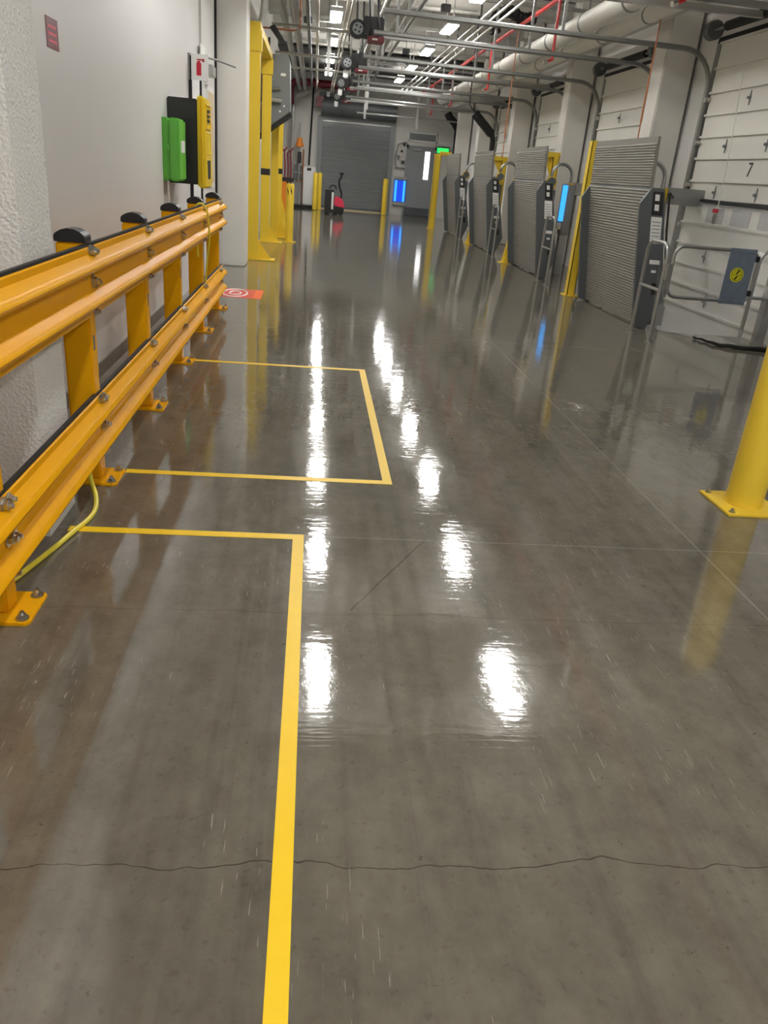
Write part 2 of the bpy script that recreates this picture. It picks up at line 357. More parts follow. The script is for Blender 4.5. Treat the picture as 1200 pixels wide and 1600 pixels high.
# ---------------------------------------------------------------- sectional dock doors
CY = [5.95, 10.55, 15.2, 19.85, 24.45]
def dock_door(idx, yc, full):
    ord_ = ['out of view near the camera', 'marked 7 behind the swing gate', 'second along the dock wall', 'third along the dock wall', 'farthest along the dock wall'][idx]
    z0 = -0.4 if full else 0.0
    root = thing('door_%d' % (idx+1), 'white sectional dock door '+ord_, 'dock door', (XW, yc, 0)); root['kind'] = 'structure'
    o = (0, 0, 0)
    hw = 1.36
    rows = [z0, 0.12, 0.40, 0.69, 0.97, 1.25, 1.53, 1.81, 2.10, 2.38, 2.66, 2.94, 3.24, 3.55] if full else [0, 0.4, 0.69, 0.97, 1.25, 1.53, 1.81, 2.10, 2.38, 2.66, 2.94, 3.24, 3.55]
    for a, b in zip(rows[:-1], rows[1:]):
        MB().prism([(-0.055, a+0.006), (-0.05, a+0.002), (-0.01, a+0.002), (-0.01, b-0.004), (-0.05, b-0.004), (-0.055, b-0.01)], 'y', -hw, hw).build('section_panel', 'dockdoor', root)
        if not (full and 1.2 < a < 1.4):
            MB().box((-0.085, -hw, b-0.022), (-0.055, hw, b+0.008)).build('strut', 'dockdoor', root)
    def stud(y, z):
        p = MB().prism([(y, z+0.085), (y+0.018, z), (y, z-0.085), (y-0.018, z)], 'x', -0.056, -0.068)
        p.cyl((-0.068, y, z), (-0.1, y, z), 0.018, 8).build('plunger', 'mgrey', root)
    for y, z in ((0.55, 1.66), (-0.55, 1.66), (0.55, 2.24), (-0.5, 2.24), (0.2, 2.80), (0.4, 0.83), (0.1, 0.26), (-0.6, 0.83)): stud(y, z)
    for sy in (-1, 1):
        yy = sy*1.42
        pts = [(-0.10, yy, z0)] + [(-0.10, yy, 3.0)] + arc((-0.55, yy, 3.0), 0.45, 0.0, PI/2, 8, (1, 0, 0), (0, 0, 1))[1:] + [(-4.75, yy, 3.5)]
        t = MB()
        t.tube(pts, 0.035, 6)
        t.build('track', 'track', root, smooth=True)
        MB().box((-0.06, yy-0.05*sy, 0.0), (-0.0, yy+0.07*sy, 3.6)).build('jamb_angle', 'track', root)
        for z in (1.2, 1.75, 2.3, 2.85):
            MB().box((-0.12, yy-0.07*sy, z-0.03), (-0.06, yy+0.02*sy, z+0.03)).cyl((-0.1, yy, z), (-0.1, yy-sy*0.13, z), 0.02, 8).build('roller', 'steel', root)
        for x in (-2.3, -4.4):
            MB().box((x-0.02, yy-0.02, 3.5), (x+0.02, yy+0.02, ZC-0.4)).build('hanger', 'track', root)
    sp = MB().cyl((-0.22, -1.4, 3.68), (-0.22, 1.4, 3.68), 0.022, 8)
    sp.build('shaft', 'track', root)
    for sy in (-1, 1):
        MB().cyl((-0.22, sy*1.28, 3.68), (-0.22, sy*1.42, 3.68), 0.12, 12).build('cable_drum', 'dgrey', root)
    MB().cyl((-0.22, -0.95, 3.68), (-0.22, 0.95, 3.68), 0.06, 10).build('spring', 'rubber', root)
    MB().box((-0.07, -1.45, 3.55), (-0.02, 1.45, 3.62)).build('top_seal', 'rubber', root)
    return root
doors = [dock_door(i, y, i == 1) for i, y in enumerate(CY)]
d7 = doors[1]
text_mesh('numeral', '7', 0.24, 'blackp', (XW-0.0575, 10.32, 1.945), (0, -1, 0), (0, 0, 1), d7, 0.002, (XW, 10.55, 0))
for y in (10.95, 10.25, 9.55):
    MB().box((-0.062, y-10.55-0.24, 1.27), (-0.054, y-10.55+0.24, 1.47)).build('window_pane', 'glassg', d7, bevel=0.003)
r = MB().box((-0.075, -1.4, 1.5), (-0.055, 1.4, 1.565)).build('black_seal', 'rubber', d7)

# ================================================================ FLOOR MARKINGS
t = thing('floor_tape', 'yellow L-shaped floor tape running towards the camera', 'floor tape')
MB().box((-0.035, -0.5, 0), (0.015, 3.15, 0.0015)).build('tape_strip', 'tape', t)
MB().box((-1.02, 3.15, 0), (0.015, 3.2, 0.0016)).build('tape_strip', 'tape', t)
t = thing('floor_tape', 'yellow U-shaped tape bay outlined between guard rail and aisle', 'floor tape')
MB().box((-0.93, 3.87, 0), (0.485, 3.92, 0.0015)).build('tape_strip', 'tape', t)
MB().box((0.435, 3.92, 0), (0.485, 6.42, 0.0014)).build('tape_strip', 'tape', t)
MB().box((-0.93, 6.42, 0), (0.485, 6.47, 0.0015)).build('tape_strip', 'tape', t)
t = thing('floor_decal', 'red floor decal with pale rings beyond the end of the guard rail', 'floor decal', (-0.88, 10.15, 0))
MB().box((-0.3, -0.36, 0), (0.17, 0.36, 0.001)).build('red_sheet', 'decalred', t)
MB().box((0.17, -0.36, 0), (0.27, 0.36, 0.001)).build('unwashed_edge', 'decalbare', t)  # decal's own tone; the red sheet has the reflection wash painted in
for r_ in (0.07, 0.15):
    MB().tube([(-0.07+r_*math.cos(k*PI/12), 2*r_*math.sin(k*PI/12), 0.0) for k in range(24)], 0.011, 6, closed=True).build('ring', 'white', t)

# ================================================================ GUARD RAIL
gr = thing('guard_rail', 'double orange yellow steel guard rail along the white wall', 'guard rail', (-1.02, 2.43, 0))
GO = (-1.02, 2.43, 0)
def bolt(mb_, x, y, z, ax=(1, 0, 0), s=1.0):
    p = Vector((x, y, z)); a = Vector(ax)
    mb_.cyl(p, p+a*0.006*s, 0.026*s, 10); mb_.cyl(p+a*0.006*s, p+a*0.020*s, 0.017*s, 6); mb_.cyl(p+a*0.02*s, p+a*0.032*s, 0.010*s, 8)
_bm = {}
def bolt_obj(name, parent, x, y, z, ax='x', s_=1.0, plate=False, mt='steel'):
    k = (ax, s_, plate)
    if k not in _bm:
        q = MB(); bolt(q, 0, 0, 0, (1, 0, 0) if ax == 'x' else (0, 0, 1), s_)
        o = q.build(name, mt, smooth=True); _bm[k] = o.data
    else:
        o = bpy.data.objects.new(name, _bm[k]); C.objects.link(o)
    o.parent = parent; o.location = (x, y, z); return o
PROF = [(-1.015, 1.135), (-1.005, 1.128), (-1.005, 1.102), (-0.972, 1.078), (-0.957, 1.066), (-0.952, 1.054), (-0.957, 1.042), (-0.972, 1.032), (-1.0, 1.016), (-1.002, 0.942), (-0.972, 0.918), (-0.957, 0.908), (-0.952, 0.896), (-0.957, 0.884), (-0.972, 0.874), (-1.004, 0.858), (-1.006, 0.828), (-1.015, 0.822)]
Y0, Y1 = -0.2, 9.22
PY = [1.15+1.296*k for k in range(7)]       # near faces of the posts (first ones sit below the frame)
PY = [2.44-1.296] + [2.44+1.296*k for k in range(6)]
for dz in (0.0, -0.69):
    prof = [(x, z+dz) for x, z in PROF]
    inner = [(x-0.006, z) for x, z in prof][::-1]
    inner[0] = (prof[-1][0]-0.004, prof[-1][1]); 
    ra = MB(GO).prism(prof+inner, 'y', Y0, Y1).build('rail', 'orange', gr, smooth=True)
    MB(GO).box((-1.03, Y0, 1.126+dz), (-1.012, Y1, 1.145+dz)).build('edge_strip', 'rubber', ra)
    for y in PY[1:]:
        for bx, by, bz, k in ((-1.004, 0.03, 1.112, 1.15), (-1.004, 0.085, 1.112, 0.9), (-1.001, 0.03, 0.985, 1.15), (-1.001, 0.09, 0.968, 0.9), (-1.005, 0.05, 0.842, 0.9)):
            bolt_obj('bolt', ra, bx-GO[0], y+by-GO[1], bz+dz, 'x', k)
for y in PY:
    ps = MB(GO).box((-1.146, y, 0.012), (-1.018, y+0.10, 1.15)).build('post', 'orange', gr, bevel=0.008)
    cp = MB(GO).prism([(-1.15, 1.15), (-1.014, 1.15), (-1.014, 1.178), (-1.035, 1.196), (-1.06, 1.206), (-1.09, 1.208), (-1.115, 1.202), (-1.137, 1.19), (-1.15, 1.178)], 'y', y-0.004, y+0.104).build('cap', 'blackp', ps, bevel=0.003)
    MB(GO).prism([(-1.19, y-0.06), (-0.945, y-0.06), (-0.93, y-0.045), (-0.93, y+0.145), (-0.945, y+0.16), (-1.19, y+0.16)], 'z', 0, 0.014).build('base_plate', 'orange', ps, bevel=0.002)
    for (bx, by) in ((-0.96, y-0.03), (-0.96, y+0.13), (-1.17, y-0.03), (-1.17, y+0.13)):
        bolt_obj('anchor_bolt', ps, bx-GO[0], by-GO[1], 0.014, 'z', 0.9)
    MB(GO).box((-1.0178, y+0.035, 0.66), (-1.0165, y+0.06, 0.73)).build('maker_plate', 'dgrey', ps)

# cords on the rail and floor
pts = [(-1.2, 2.2, 0.012), (-1.1, 2.62, 0.012), (-1.02, 2.95, 0.012), (-0.985, 3.12, 0.012), (-0.955, 3.26, 0.012), (-0.955, 3.38, 0.014), (-0.985, 3.5, 0.03), (-1.015, 3.56, 0.06), (-1.035, 3.6, 0.11)]
def smooth_path(p, n=8):
    p = [Vector(q) for q in p]; out = []
    for i in range(len(p)-1):
        a, b, c, d = p[max(i-1, 0)], p[i], p[i+1], p[min(i+2, len(p)-1)]
        for k in range(n):
            t_ = k/n
            out.append(0.5*((2*b)+(c-a)*t_+(2*a-5*b+4*c-d)*t_*t_+(3*b-a-3*c+d)*t_**3))
    out.append(p[-1]); return out
tag(MB().tube(smooth_path(pts), 0.011, 8).build('power_cord', 'cord', smooth=True), 'yellow cord lying on the floor under the lower rail', 'cord')
pts = [(-1.045, 7.55, 0.70), (-1.05, 7.5, 1.0), (-1.045, 7.46, 1.13), (-1.0, 7.45, 1.165), (-0.955, 7.46, 1.12), (-0.938, 7.48, 1.0), (-0.936, 7.5, 0.86), (-0.96, 7.55, 0.7), (-0.985, 7.62, 0.52), (-0.995, 7.66, 0.46)]
tag(MB().tube(smooth_path(pts), 0.009, 8).build('power_cord', 'cord', smooth=True), 'yellow cord looped over the top rail near its far end', 'cord')

# ================================================================ LEFT WALL ITEMS
t = thing('first_aid_cabinet', 'bright green plastic case hung on the white wall', 'cabinet', (-1.52, 8.36, 1.30))
g = MB().box((0.0, 0, 0), (0.098, 0.42, 0.56)).build('case_body', 'green', t, bevel=0.014)
g = MB().box((0.101, 0, 0), (0.20, 0.42, 0.56)).build('lid', 'green', t, bevel=0.018)
MB().box((0.198, 0.12, 0.26), (0.202, 0.34, 0.37)).build('label_sticker', 'white', g)
MB().box((0.07, -0.012, 0.27), (0.11, 0.004, 0.33)).build('latch', 'green', t, bevel=0.004)
t = thing('fire_extinguisher_cabinet', 'tall black cabinet with a yellow front beyond the green case', 'cabinet', (-1.52, 8.9, 1.27))
b = MB().box((0, 0, 0), (0.30, 0.42, 0.8)).build('cabinet_body', 'blackp', t, bevel=0.012)
for z in (0.2, 0.4, 0.6):
    MB().box((0.01, -0.006, z), (0.29, 0.002, z+0.008)).build('rib', 'rubber', b)
dr = MB().prism([(0.30, -0.03), (0.395, -0.03), (0.375, 0.82), (0.30, 0.84)], 'y', -0.02, 0.46).build('front_door', 'ycase', t, bevel=0.018)
MB().box((0.335, -0.024, 0.02), (0.345, -0.018, 0.8)).build('door_seam', 'orange', dr)
for z0, z1 in ((0.54, 0.76), (0.3, 0.5)):
    MB().tube([(0.388, 0.06, z0), (0.388, 0.38, z0), (0.382, 0.38, z1), (0.382, 0.06, z1)], 0.008, 6, closed=True).build('raised_frame', 'ycase', dr)
MB().box((0.386, 0.08, 0.06), (0.394, 0.3, 0.24)).build('sight_glass', 'blackp', dr)
for k in range(3):
    MB().box((0.384, 0.14, 0.6+0.045*k), (0.394, 0.30, 0.625+0.045*k)).build('printed_line', 'blackp', dr)
t = thing('fire_extinguisher_sign', 'white projecting sign with red extinguisher symbol above the cabinets', 'sign', (-1.52, 10.4, 2.35))
s_ = MB().box((0.02, 0, 0), (0.23, 0.008, 0.27)).build('sign_plate', 'white', t)
MB().box((0.0, -0.02, 0), (0.02, 0.03, 0.27)).build('wall_flange', 'mgrey', t)
MB().box((0.095, -0.004, 0.05), (0.15, 0.0, 0.17)).prism([(0.095, 0.17), (0.15, 0.17), (0.135, 0.2), (0.11, 0.2)], 'y', -0.004, 0).box((0.1, -0.004, 0.205), (0.18, 0, 0.218)).box((0.165, -0.004, 0.19), (0.185, 0, 0.222)).build('extinguisher_symbol', 'signred', s_)
# recessed cool-room door with its window and closer
t = thing('door_6', 'white door with a narrow window in the left recess', 'door', (-1.52, 10.4, 0)); t['kind'] = 'structure'
MB().box((0, 0.95, 0.02), (0.03, 2.3, 3.9)).build('leaf', 'wall', t)
for y in (0.0, 0.86):
    MB().box((0.0, y, 0), (0.035, y+0.05, 2.6)).build('gasket', 'rubber', t)
MB().box((0.0, 0.10, 0.3), (0.02, 0.8, 2.5)).build('side_light', 'white', t)
MB().box((0.0, 2.36, 0), (0.05, 2.44, ZC)).build('gasket', 'rubber', t)
wnd = MB().box((0.03, 1.35, 1.15), (0.045, 2.1, 2.42)).build('window_frame', 'white', t)
MB().box((0.045, 1.42, 1.22), (0.05, 2.03, 2.35)).build('window_pane', 'cream', wnd)
t = thing('door_closer', 'grey overhead door closer with a projecting arm by the sign', 'door closer', (-1.49, 11.5, 2.5))
MB().box((0, 0, 0), (0.12, 0.35, 0.13)).build('closer_body', 'conduit', t, bevel=0.01)
MB().tube([(0.06, 0.0, 0.2), (0.15, 0.15, 0.2), (0.36, 0.5, 0.17)], 0.013, 8).build('arm', 'galv', t)
MB().box((0.0, -0.3, 0.05), (0.012, 0.1, 0.32)).build('bracket_plate', 'white', t)
t = thing('warning_sticker', 'faded red sticker with pale print on the white wall', 'sticker', (-1.47, 5.06, 2.095))
st = MB().box((0, -0.105, -0.075), (0.003, 0.105, 0.075)).build('red_sheet', 'maroon', t, bevel=0.001)
for k in range(3):
    MB().box((0.003, -0.07, -0.045+k*0.035), (0.0036, 0.07, -0.032+k*0.035)).build('pale_line', 'pink', st)
t = thing('wall_bracket', 'small grey bracket high on the white wall', 'bracket', (-1.47, 5.75, 2.46))
MB().box((0, -0.05, -0.07), (0.02, 0.05, 0.1)).build('back_plate', 'conduit', t, bevel=0.004)
MB().box((0.02, -0.035, -0.06), (0.06, 0.035, -0.02)).build('hook', 'mgrey', t, bevel=0.004)

# ================================================================ YELLOW FRAMES LEFT
def gusset_plate(mb_, x, y, sx):   # base plate with a triangular stiffener
    mb_.prism([(x, 0.02), (x+sx*0.22, 0.02), (x, 0.32)], 'y', y-0.008, y+0.008)
t = thing('portal_frame', 'tall yellow goalpost frame right behind the white column', 'frame', (-1.02, 13.95, 0))
for y, nm in ((0.0, 'a'), (3.35, 'b')):
    p = MB().box((-0.09, y, 0.02), (0.09, y+0.16, 3.36)).build('post', 'yellow', t, bevel=0.008)
    q = MB(); gusset_plate(q, 0.09, y+0.08, 1); q.build('gusset', 'yellow', p)
    MB().box((-0.2, y-0.1, 0), (0.38, y+0.26, 0.02)).build('base_plate', 'yellow', p, bevel=0.003)
    if nm == 'b':
        MB().box((-0.093, y-0.004, 1.3), (0.093, y+0.02, 1.42)).build('black_band', 'blackp', p)
MB().box((-0.09, -0.004, 3.36), (0.09, 3.51, 3.5)).build('beam', 'yellow', t, bevel=0.008)
for y in (-0.02, 3.33):
    MB().box((-0.11, y, 3.1), (0.11, y+0.2, 3.38)).build('sleeve', 'yellow', t, bevel=0.006)
t = thing('portal_frame', 'second yellow goalpost frame farther along the left wall', 'frame', (-0.9, 18.6, 0))
for y in (0.0, 2.2):
    p = MB().box((-0.08, y, 0.02), (0.08, y+0.16, 3.0)).build('post', 'yellow', t, bevel=0.008)
    q = MB(); q.prism([(0.08, 0.02), (0.3, 0.02), (0.08, 0.75)], 'y', y+0.07, y+0.09); q.build('gusset', 'yellow', p)
    MB().box((-0.2, y-0.1, 0), (0.36, y+0.26, 0.02)).build('base_plate', 'yellow', p, bevel=0.003)
    if y > 1: MB().box((-0.083, y-0.004, 1.3), (0.083, y+0.02, 1.42)).build('black_band', 'blackp', p)
MB().box((-0.08, -0.0, 3.0), (0.08, 2.36, 3.14)).build('beam', 'yellow', t, bevel=0.008)
t = thing('air_curtain', 'large grey sheet metal hood with a sloping black edge above yellow frames', 'air curtain', (-1.29, 17.65, 0))
h = MB().prism([(0.0, 1.98), (0.72, 2.5), (0.69, 3.42), (0.66, 3.5), (0.0, 3.5)], 'y', 0, 0.9).build('hood', 'mgrey', t, bevel=0.01)
MB().prism([(0.0, 1.92), (0.74, 2.46), (0.74, 2.51), (0.0, 1.98)], 'y', -0.01, 0.91).build('black_edge', 'rubber', t)
MB().box((0.52, -0.004, 3.13), (0.62, 0, 3.18)).build('label_plate', 'white', h)
MB().tube([(0.15, -0.03, 2.86), (0.52, -0.03, 2.9)], 0.03, 8).build('handle_bar', 'track', t)
MB().tube([(0.1, -0.05, 2.55), (0.3, -0.08, 2.7), (0.55, -0.06, 2.68)], 0.045, 8).build('hose_fitting', 'conduit', t, smooth=True)
for x, z in ((0.52, 2.5), (0.6, 2.6)): MB().cyl((x, -0.01, z), (x, 0.01, z), 0.02, 8).build('stud', 'white', h)
def bollard(name, label, x, y, h_, r_, group=None, plate=True, band=False):
    t = thing(name, label, 'bollard', (x, y, 0), group)
    p = MB().tube([(0, 0, 0.012), (0, 0, h_-0.03), (0, 0, h_-0.008), (0, 0, h_)], [r_, r_, r_*0.85, r_*0.4], 24).build('pipe', 'yellow', t, smooth=True)
    if plate:
        a = r_*1.75
        MB().box((-a, -a, 0), (a, a, 0.014)).build('base_plate', 'yellow', t, bevel=0.003)
        for sx in (-1, 1):
            for sy in (-1, 1): bolt_obj('anchor_bolt', t, sx*a*0.8, sy*a*0.8, 0.014, 'z', 0.7)
    if band:
        for k in range(2):
            vs = []; a0 = -PI/2-0.75+k*0.9
            q = MB()
            pa = [a0+0.1*i for i in range(5)]
            lo = [(r_*1.004*math.cos(a), r_*1.004*math.sin(a), h_-0.2+0.10*(4-i)/4-0.04) for i, a in enumerate(pa)]
            hi = [(x_, y_, z_+0.085) for x_, y_, z_ in lo]
            q.add(lo+hi, [(i, i+1, i+6, i+5) for i in range(4)]).build('black_stripe', 'blackp', p)
    return t
bollard('bollard', 'yellow bollard with black stripe sticker near the left frames', -0.52, 17.72, 1.17, 0.085, band=True)
# orange rack with handles
t = thing('tool_rack', 'orange rack with cream boards and dark handles by the left wall', 'rack', (-0.80, 23.0, 0))
MB().box((-0.14, 0, 0), (0.02, 0.5, 1.1)).build('rack_body', 'orangeb', t, bevel=0.01)
for k in range(4):
    MB().prism([(0.02, 0.15+k*0.24), (0.2, 0.28+k*0.24), (0.2, 0.38+k*0.24), (0.02, 0.25+k*0.24)], 'y', 0.05, 0.45).build('board', 'cream', t)
for k in range(4):
    x = -0.12+0.08*k
    MB().tube([(x, 0.1+0.1*k, 1.05), (x, 0.1+0.1*k, 1.5), (x-0.03, 0.1+0.1*k, 1.8+0.05*(k % 2)), (x+0.05, 0.05+0.1*k, 1.9+0.05*(k % 2))], 0.02, 8).build('handle', 'maroon', t)
MB().box((-0.14, -0.02, 1.1), (0.2, 0.4, 1.2)).build('tray', 'blackp', t, bevel=0.01)
tag(MB().tube([(-1.06, 20.2, 0), (-1.06, 20.2, 2.5)], 0.05, 10).build('standpipe', 'pipew', smooth=True), 'white vertical pipe between the yellow frame posts', 'pipe')
for i, (y, z) in enumerate(((24.6, 2.6), (26.5, 2.6))):
    tag(MB().tube([(-1.1, y, 0.0), (-1.1, y, z)], 0.05, 8).tube([(-1.1, y, 1.9), (-0.98, y, 1.95), (-0.92, y, 1.85)], 0.03, 8).build('standpipe', 'conduit', smooth=True), ['grey wall pipe with black hook above the orange rack', 'grey wall pipe with black hook just past the orange rack'][i], 'pipe')

# ================================================================ BACK WALL
t = thing('roller_shutter', 'grey corrugated roller shutter closing the far end', 'shutter', (1.57, YB, 0)); t.name = 'door_7'; t['kind'] = 'structure'; t['category'] = 'shutter'
sl = MB(); 
prof = []; z = 0.12
while z < 3.0:
    prof += [(-0.06, z), (-0.045, z+0.02), (-0.045, z+0.05), (-0.06, z+0.07)]; z += 0.075
vs = []; fs = []
for i, (x_, z_) in enumerate(prof):
    vs += [(-1.4, x_, z_), (1.3, x_, z_)]
    if i: fs.append((2*i-2, 2*i-1, 2*i+1, 2*i))
cur = sl.add(vs, fs).build('slat_curtain', 'roll', t)
cur['kind'] = 'stuff'
MB().box((-1.4, -0.09, 0.0), (1.3, -0.03, 0.13)).build('bottom_bar', 'dgrey', t)
MB().box((-1.4, -0.0, 0.0), (1.3, 0.02, 0.0)).box((-1.4, -0.16, 0.0), (1.3, -0.02, 0.04)).build('sill', 'cream', t)
for sx in (-1.47, 1.37):
    MB().box((sx-0.09, -0.12, 0), (sx+0.09, 0, 3.2)).build('guide', 'roll', t)
MB().box((-1.56, -0.05, 3.0), (1.46, -0.0, 3.35)).build('header_panel', 'roll', t)
MB().box((-1.56, -0.09, 3.17), (1.46, -0.05, 3.2)).build('header_bar', 'steel', t)
for x in (-0.55, 0.5): MB().box((x-0.03, -0.07, 3.0), (x+0.03, -0.04, 3.35)).build('header_strap', 'roll', t)
MB().tube([(-1.45, -0.32, 3.68), (1.45, -0.32, 3.68)], 0.32, 18).build('drum_hood', 'dgrey', t, smooth=True)
t = thing('door_motor', 'dark maroon motor box beside the shutter drum', 'motor', (0.0, 33.1, 3.62))
MB().box((-0.1, -0.1, 0), (0.2, 0.15, 0.36)).build('motor_case', 'maroon', t, bevel=0.03)
MB().box((0.02, -0.1, 0.36), (0.28, 0.15, 0.52)).build('gear_head', 'blackp', t, bevel=0.02)
MB().box((0.3, -0.1, 0.36), (0.42, 0.1, 0.52)).build('junction_box', 'white', t)
# personnel door
t = thing('door_8', 'grey steel exit door with a narrow lit window at the far end', 'door', (4.14, YB, 0)); t['kind'] = 'structure'
lf = MB().box((-0.52, -0.05, 0.02), (0.52, 0.0, 2.5)).build('leaf', 'door', t)
MB().box((0.16, -0.06, 1.4), (0.36, -0.05, 2.42)).build('window_pane', 'daywin', lf, bevel=0.002)
MB().box((-0.52, -0.056, 0.02), (0.52, -0.05, 0.32)).build('kick_plate', 'dgrey', lf)
MB().cyl((0.42, -0.12, 1.02), (0.42, -0.05, 1.02), 0.035, 10).build('knob', 'steel', lf)
MB().box((-0.35, -0.12, 2.42), (0.0, -0.05, 2.5)).build('closer_box', 'conduit', lf)
MB().box((-0.6, -0.08, 0), (-0.52, 0, 2.6)).box((0.52, -0.08, 0), (0.6, 0, 2.6)).box((-0.6, -0.08, 2.5), (0.6, 0, 2.6)).build('door_frame', 'door', t)
t = thing('transom_panel', 'pale framed panel above the grey exit door', 'panel', (4.15, YB, 2.76))
MB().box((-0.58, -0.06, 0), (0.58, 0, 0.04)).box((-0.58, -0.06, 0.28), (0.58, 0, 0.32)).box((-0.58, -0.06, 0), (-0.53, 0, 0.32)).box((0.53, -0.06, 0), (0.58, 0, 0.32)).build('rim', 'white', t)
MB().box((-0.53, -0.03, 0.04), (0.53, 0, 0.28)).build('inner_panel', 'mgrey', t)
def insect_trap(label, loc, ntube, rotz=0, h_=0.86, w_=0.52):
    t = thing('insect_light_trap', label, 'light trap', loc, rotz=rotz)
    MB().box((-w_/2, -0.04, 0), (w_/2, 0, h_)).build('back_tray', 'mgrey', t)
    MB().box((-w_/2+0.02, -0.05, 0.03), (w_/2-0.02, -0.04, h_-0.03)).build('glow_board', 'lampdeep', t)
    for k in range(ntube):
        x = -w_/2+0.09+k*(w_-0.18)/(ntube-1)
        MB().cyl((x, -0.09, 0.04), (x, -0.09, h_-0.04), 0.045, 10).build('tube', 'lampblue', t, smooth=True)
    for z in (-0.1, h_): MB().box((-w_/2, -0.13, z), (w_/2, 0, z+0.1)).build('end_cap', 'conduit', t)
    return t
insect_trap('glowing blue insect trap on the back wall beside the exit door', (3.4, YB-0.01, 0.47), 2)
t = thing('exit_sign', 'green glowing exit sign beyond the tall yellow post', 'sign', (4.99, YB-0.05, 2.4))
MB().box((-0.25, -0.04, 0), (0.25, 0.05, 0.26)).build('sign_box', 'dgrey', t)
MB().box((-0.23, -0.05, 0.02), (0.23, -0.04, 0.2)).build('lit_face', 'exitg', t)
text_mesh('exit_lettering', 'EXIT', 0.17, 'white', (4.99, YB-0.103, 2.51), (1, 0, 0), (0, 0, 1), t, 0.002, (4.99, YB-0.05, 2.4))
t = thing('electrical_box', 'grey wall boxes with small switches between shutter and exit door', 'control box', (3.4, YB, 1.7))
MB().box((-0.25, -0.06, 0), (0.25, 0, 0.08)).box((-0.05, -0.08, 0.2), (0.1, 0, 0.33)).box((-0.2, -0.08, 0.35), (-0.12, 0, 0.5)).build('box', 'mgrey', t)
MB().box((0.0, -0.09, 0.22), (0.08, -0.08, 0.31)).box((-0.08, -0.05, 0.62), (0.0, 0, 0.7)).box((0.0, -0.05, 0.85), (0.08, 0, 0.95)).build('switch', 'blackp', t)
MB().tube([(-0.22, -0.04, 0.0), (-0.28, -0.04, 0.4), (-0.2, -0.04, 0.9), (0.1, -0.04, 1.0), (0.25, -0.04, 0.85)], 0.015, 6).build('cable', 'dgrey', t)
t = thing('utility_cabinet', 'white plastic utility cabinet standing left of the shutter', 'cabinet', (-0.24, 33.1, 0))
MB().box((-0.24, 0, 0.1), (0.24, 0.4, 1.5)).build('cabinet_body', 'white', t, bevel=0.03)
MB().box((-0.1, -0.01, 1.36), (0.06, 0, 1.46)).build('gauge', 'blackp', t)
MB().box((-0.26, 0.0, 0.0), (0.26, 0.4, 0.1)).build('plinth', 'dgrey', t)
t = thing('wall_box', 'grey metal box on the back wall left of the white cabinet', 'box', (-0.66, YB, 1.02))
MB().box((-0.2, -0.2, 0), (0.2, 0, 0.5)).build('box_body', 'mgrey', t, bevel=0.01)
MB().box((-0.2, -0.24, 0.22), (0.2, -0.2, 0.26)).build('door_lip', 'conduit', t)
t = thing('beacon_pole', 'orange topped pole beside red pipe on the back wall', 'beacon', (-0.66, 33.2, 0))
MB().tube([(0, 0, 0), (0, 0, 3.0)], 0.03, 8).build('pole', 'conduit', t)
MB().tube([(0, 0, 2.18), (0, 0, 2.3), (0, 0, 2.5)], [0.16, 0.13, 0.08], 10).build('orange_dome', 'orangeb', t)
MB().box((-0.07, -0.1, 1.6), (0.08, 0.05, 2.0)).build('black_box', 'blackp', t)
tag(MB().tube([(-0.5, 33.35, 0.0), (-0.5, 33.3, 2.1)], 0.03, 8).tube([(-0.75, 33.3, 0.95), (-0.5, 33.3, 0.95)], 0.03, 8).build('riser_pipe', 'copper', smooth=True), 'thin red brown riser pipe at the left of the back wall', 'pipe')
tag(MB().tube([(-0.28, 33.56, 1.56), (-0.2, 33.54, 4.6)], 0.035, 8).build('riser_pipe', 'rubber', smooth=True), 'black vertical cable pipe left of the roller shutter', 'pipe')
tag(MB().tube([(-1.05, 33.0, 3.6), (-1.05, 33.0, 4.3), (-0.9, 33.0, 4.38), (1.5, 33.0, 4.38)], 0.13, 10).build('main_pipe', 'maroon', smooth=True), 'dark maroon main pipe crossing high on the back wall', 'pipe')
tag(MB().tube([(-0.95, 33.2, 0.1), (-0.95, 33.2, 4.2)], 0.07, 8).build('riser_pipe', 'conduit', smooth=True), 'thick pale riser pipe in the far left corner', 'pipe')
tag(MB().box((-1.3, 32.5, 0), (0.15, 33.2, 0.1)).build('floor_platform', 'rubber'), 'low black mat under the white cabinet at the far end', 'platform')
bollard('bollard', 'left one of the paired yellow bollards before the shutter', 0.0, 32.0, 1.33, 0.085, plate=False)
bollard('bollard', 'right one of the paired yellow bollards before the shutter', 0.17, 32.2, 1.33, 0.085, plate=False)
bollard('bollard', 'single yellow bollard between shutter and blue insect trap', 2.71, 32.3, 1.32, 0.1, plate=False)
# walkie pallet jack
t = thing('pallet_jack', 'black electric pallet jack with a pink red cover before the shutter', 'pallet jack', (0.7, 29.9, 0))
b = MB().box((-0.34, -0.25, 0.05), (-0.02, 0.25, 0.82)).build('battery_box', 'blackp', t, bevel=0.02)
MB().box((-0.10, -0.26, 0.18), (-0.03, -0.25, 0.75)).build('white_strip', 'white', b)
MB().prism([(0.0, 0.3), (0.38, 0.25), (0.32, 0.5), (0.18, 0.6), (0.0, 0.6)], 'y', -0.25, 0.25).build('motor_cover', 'pink', t, bevel=0.03)
MB().box((0.0, -0.24, 0.08), (0.36, 0.24, 0.28)).build('chassis', 'blackp', t, bevel=0.03)
for x in (0.08, 0.25): MB().cyl((x, -0.2, 0.09), (x, -0.1, 0.09), 0.09, 14).build('wheel', 'rubber', t)
for x in (-0.22, 0.05): MB().box((x-0.08, 0.25, 0.04), (x+0.08, 1.4, 0.11)).build('fork', 'blackp', t)
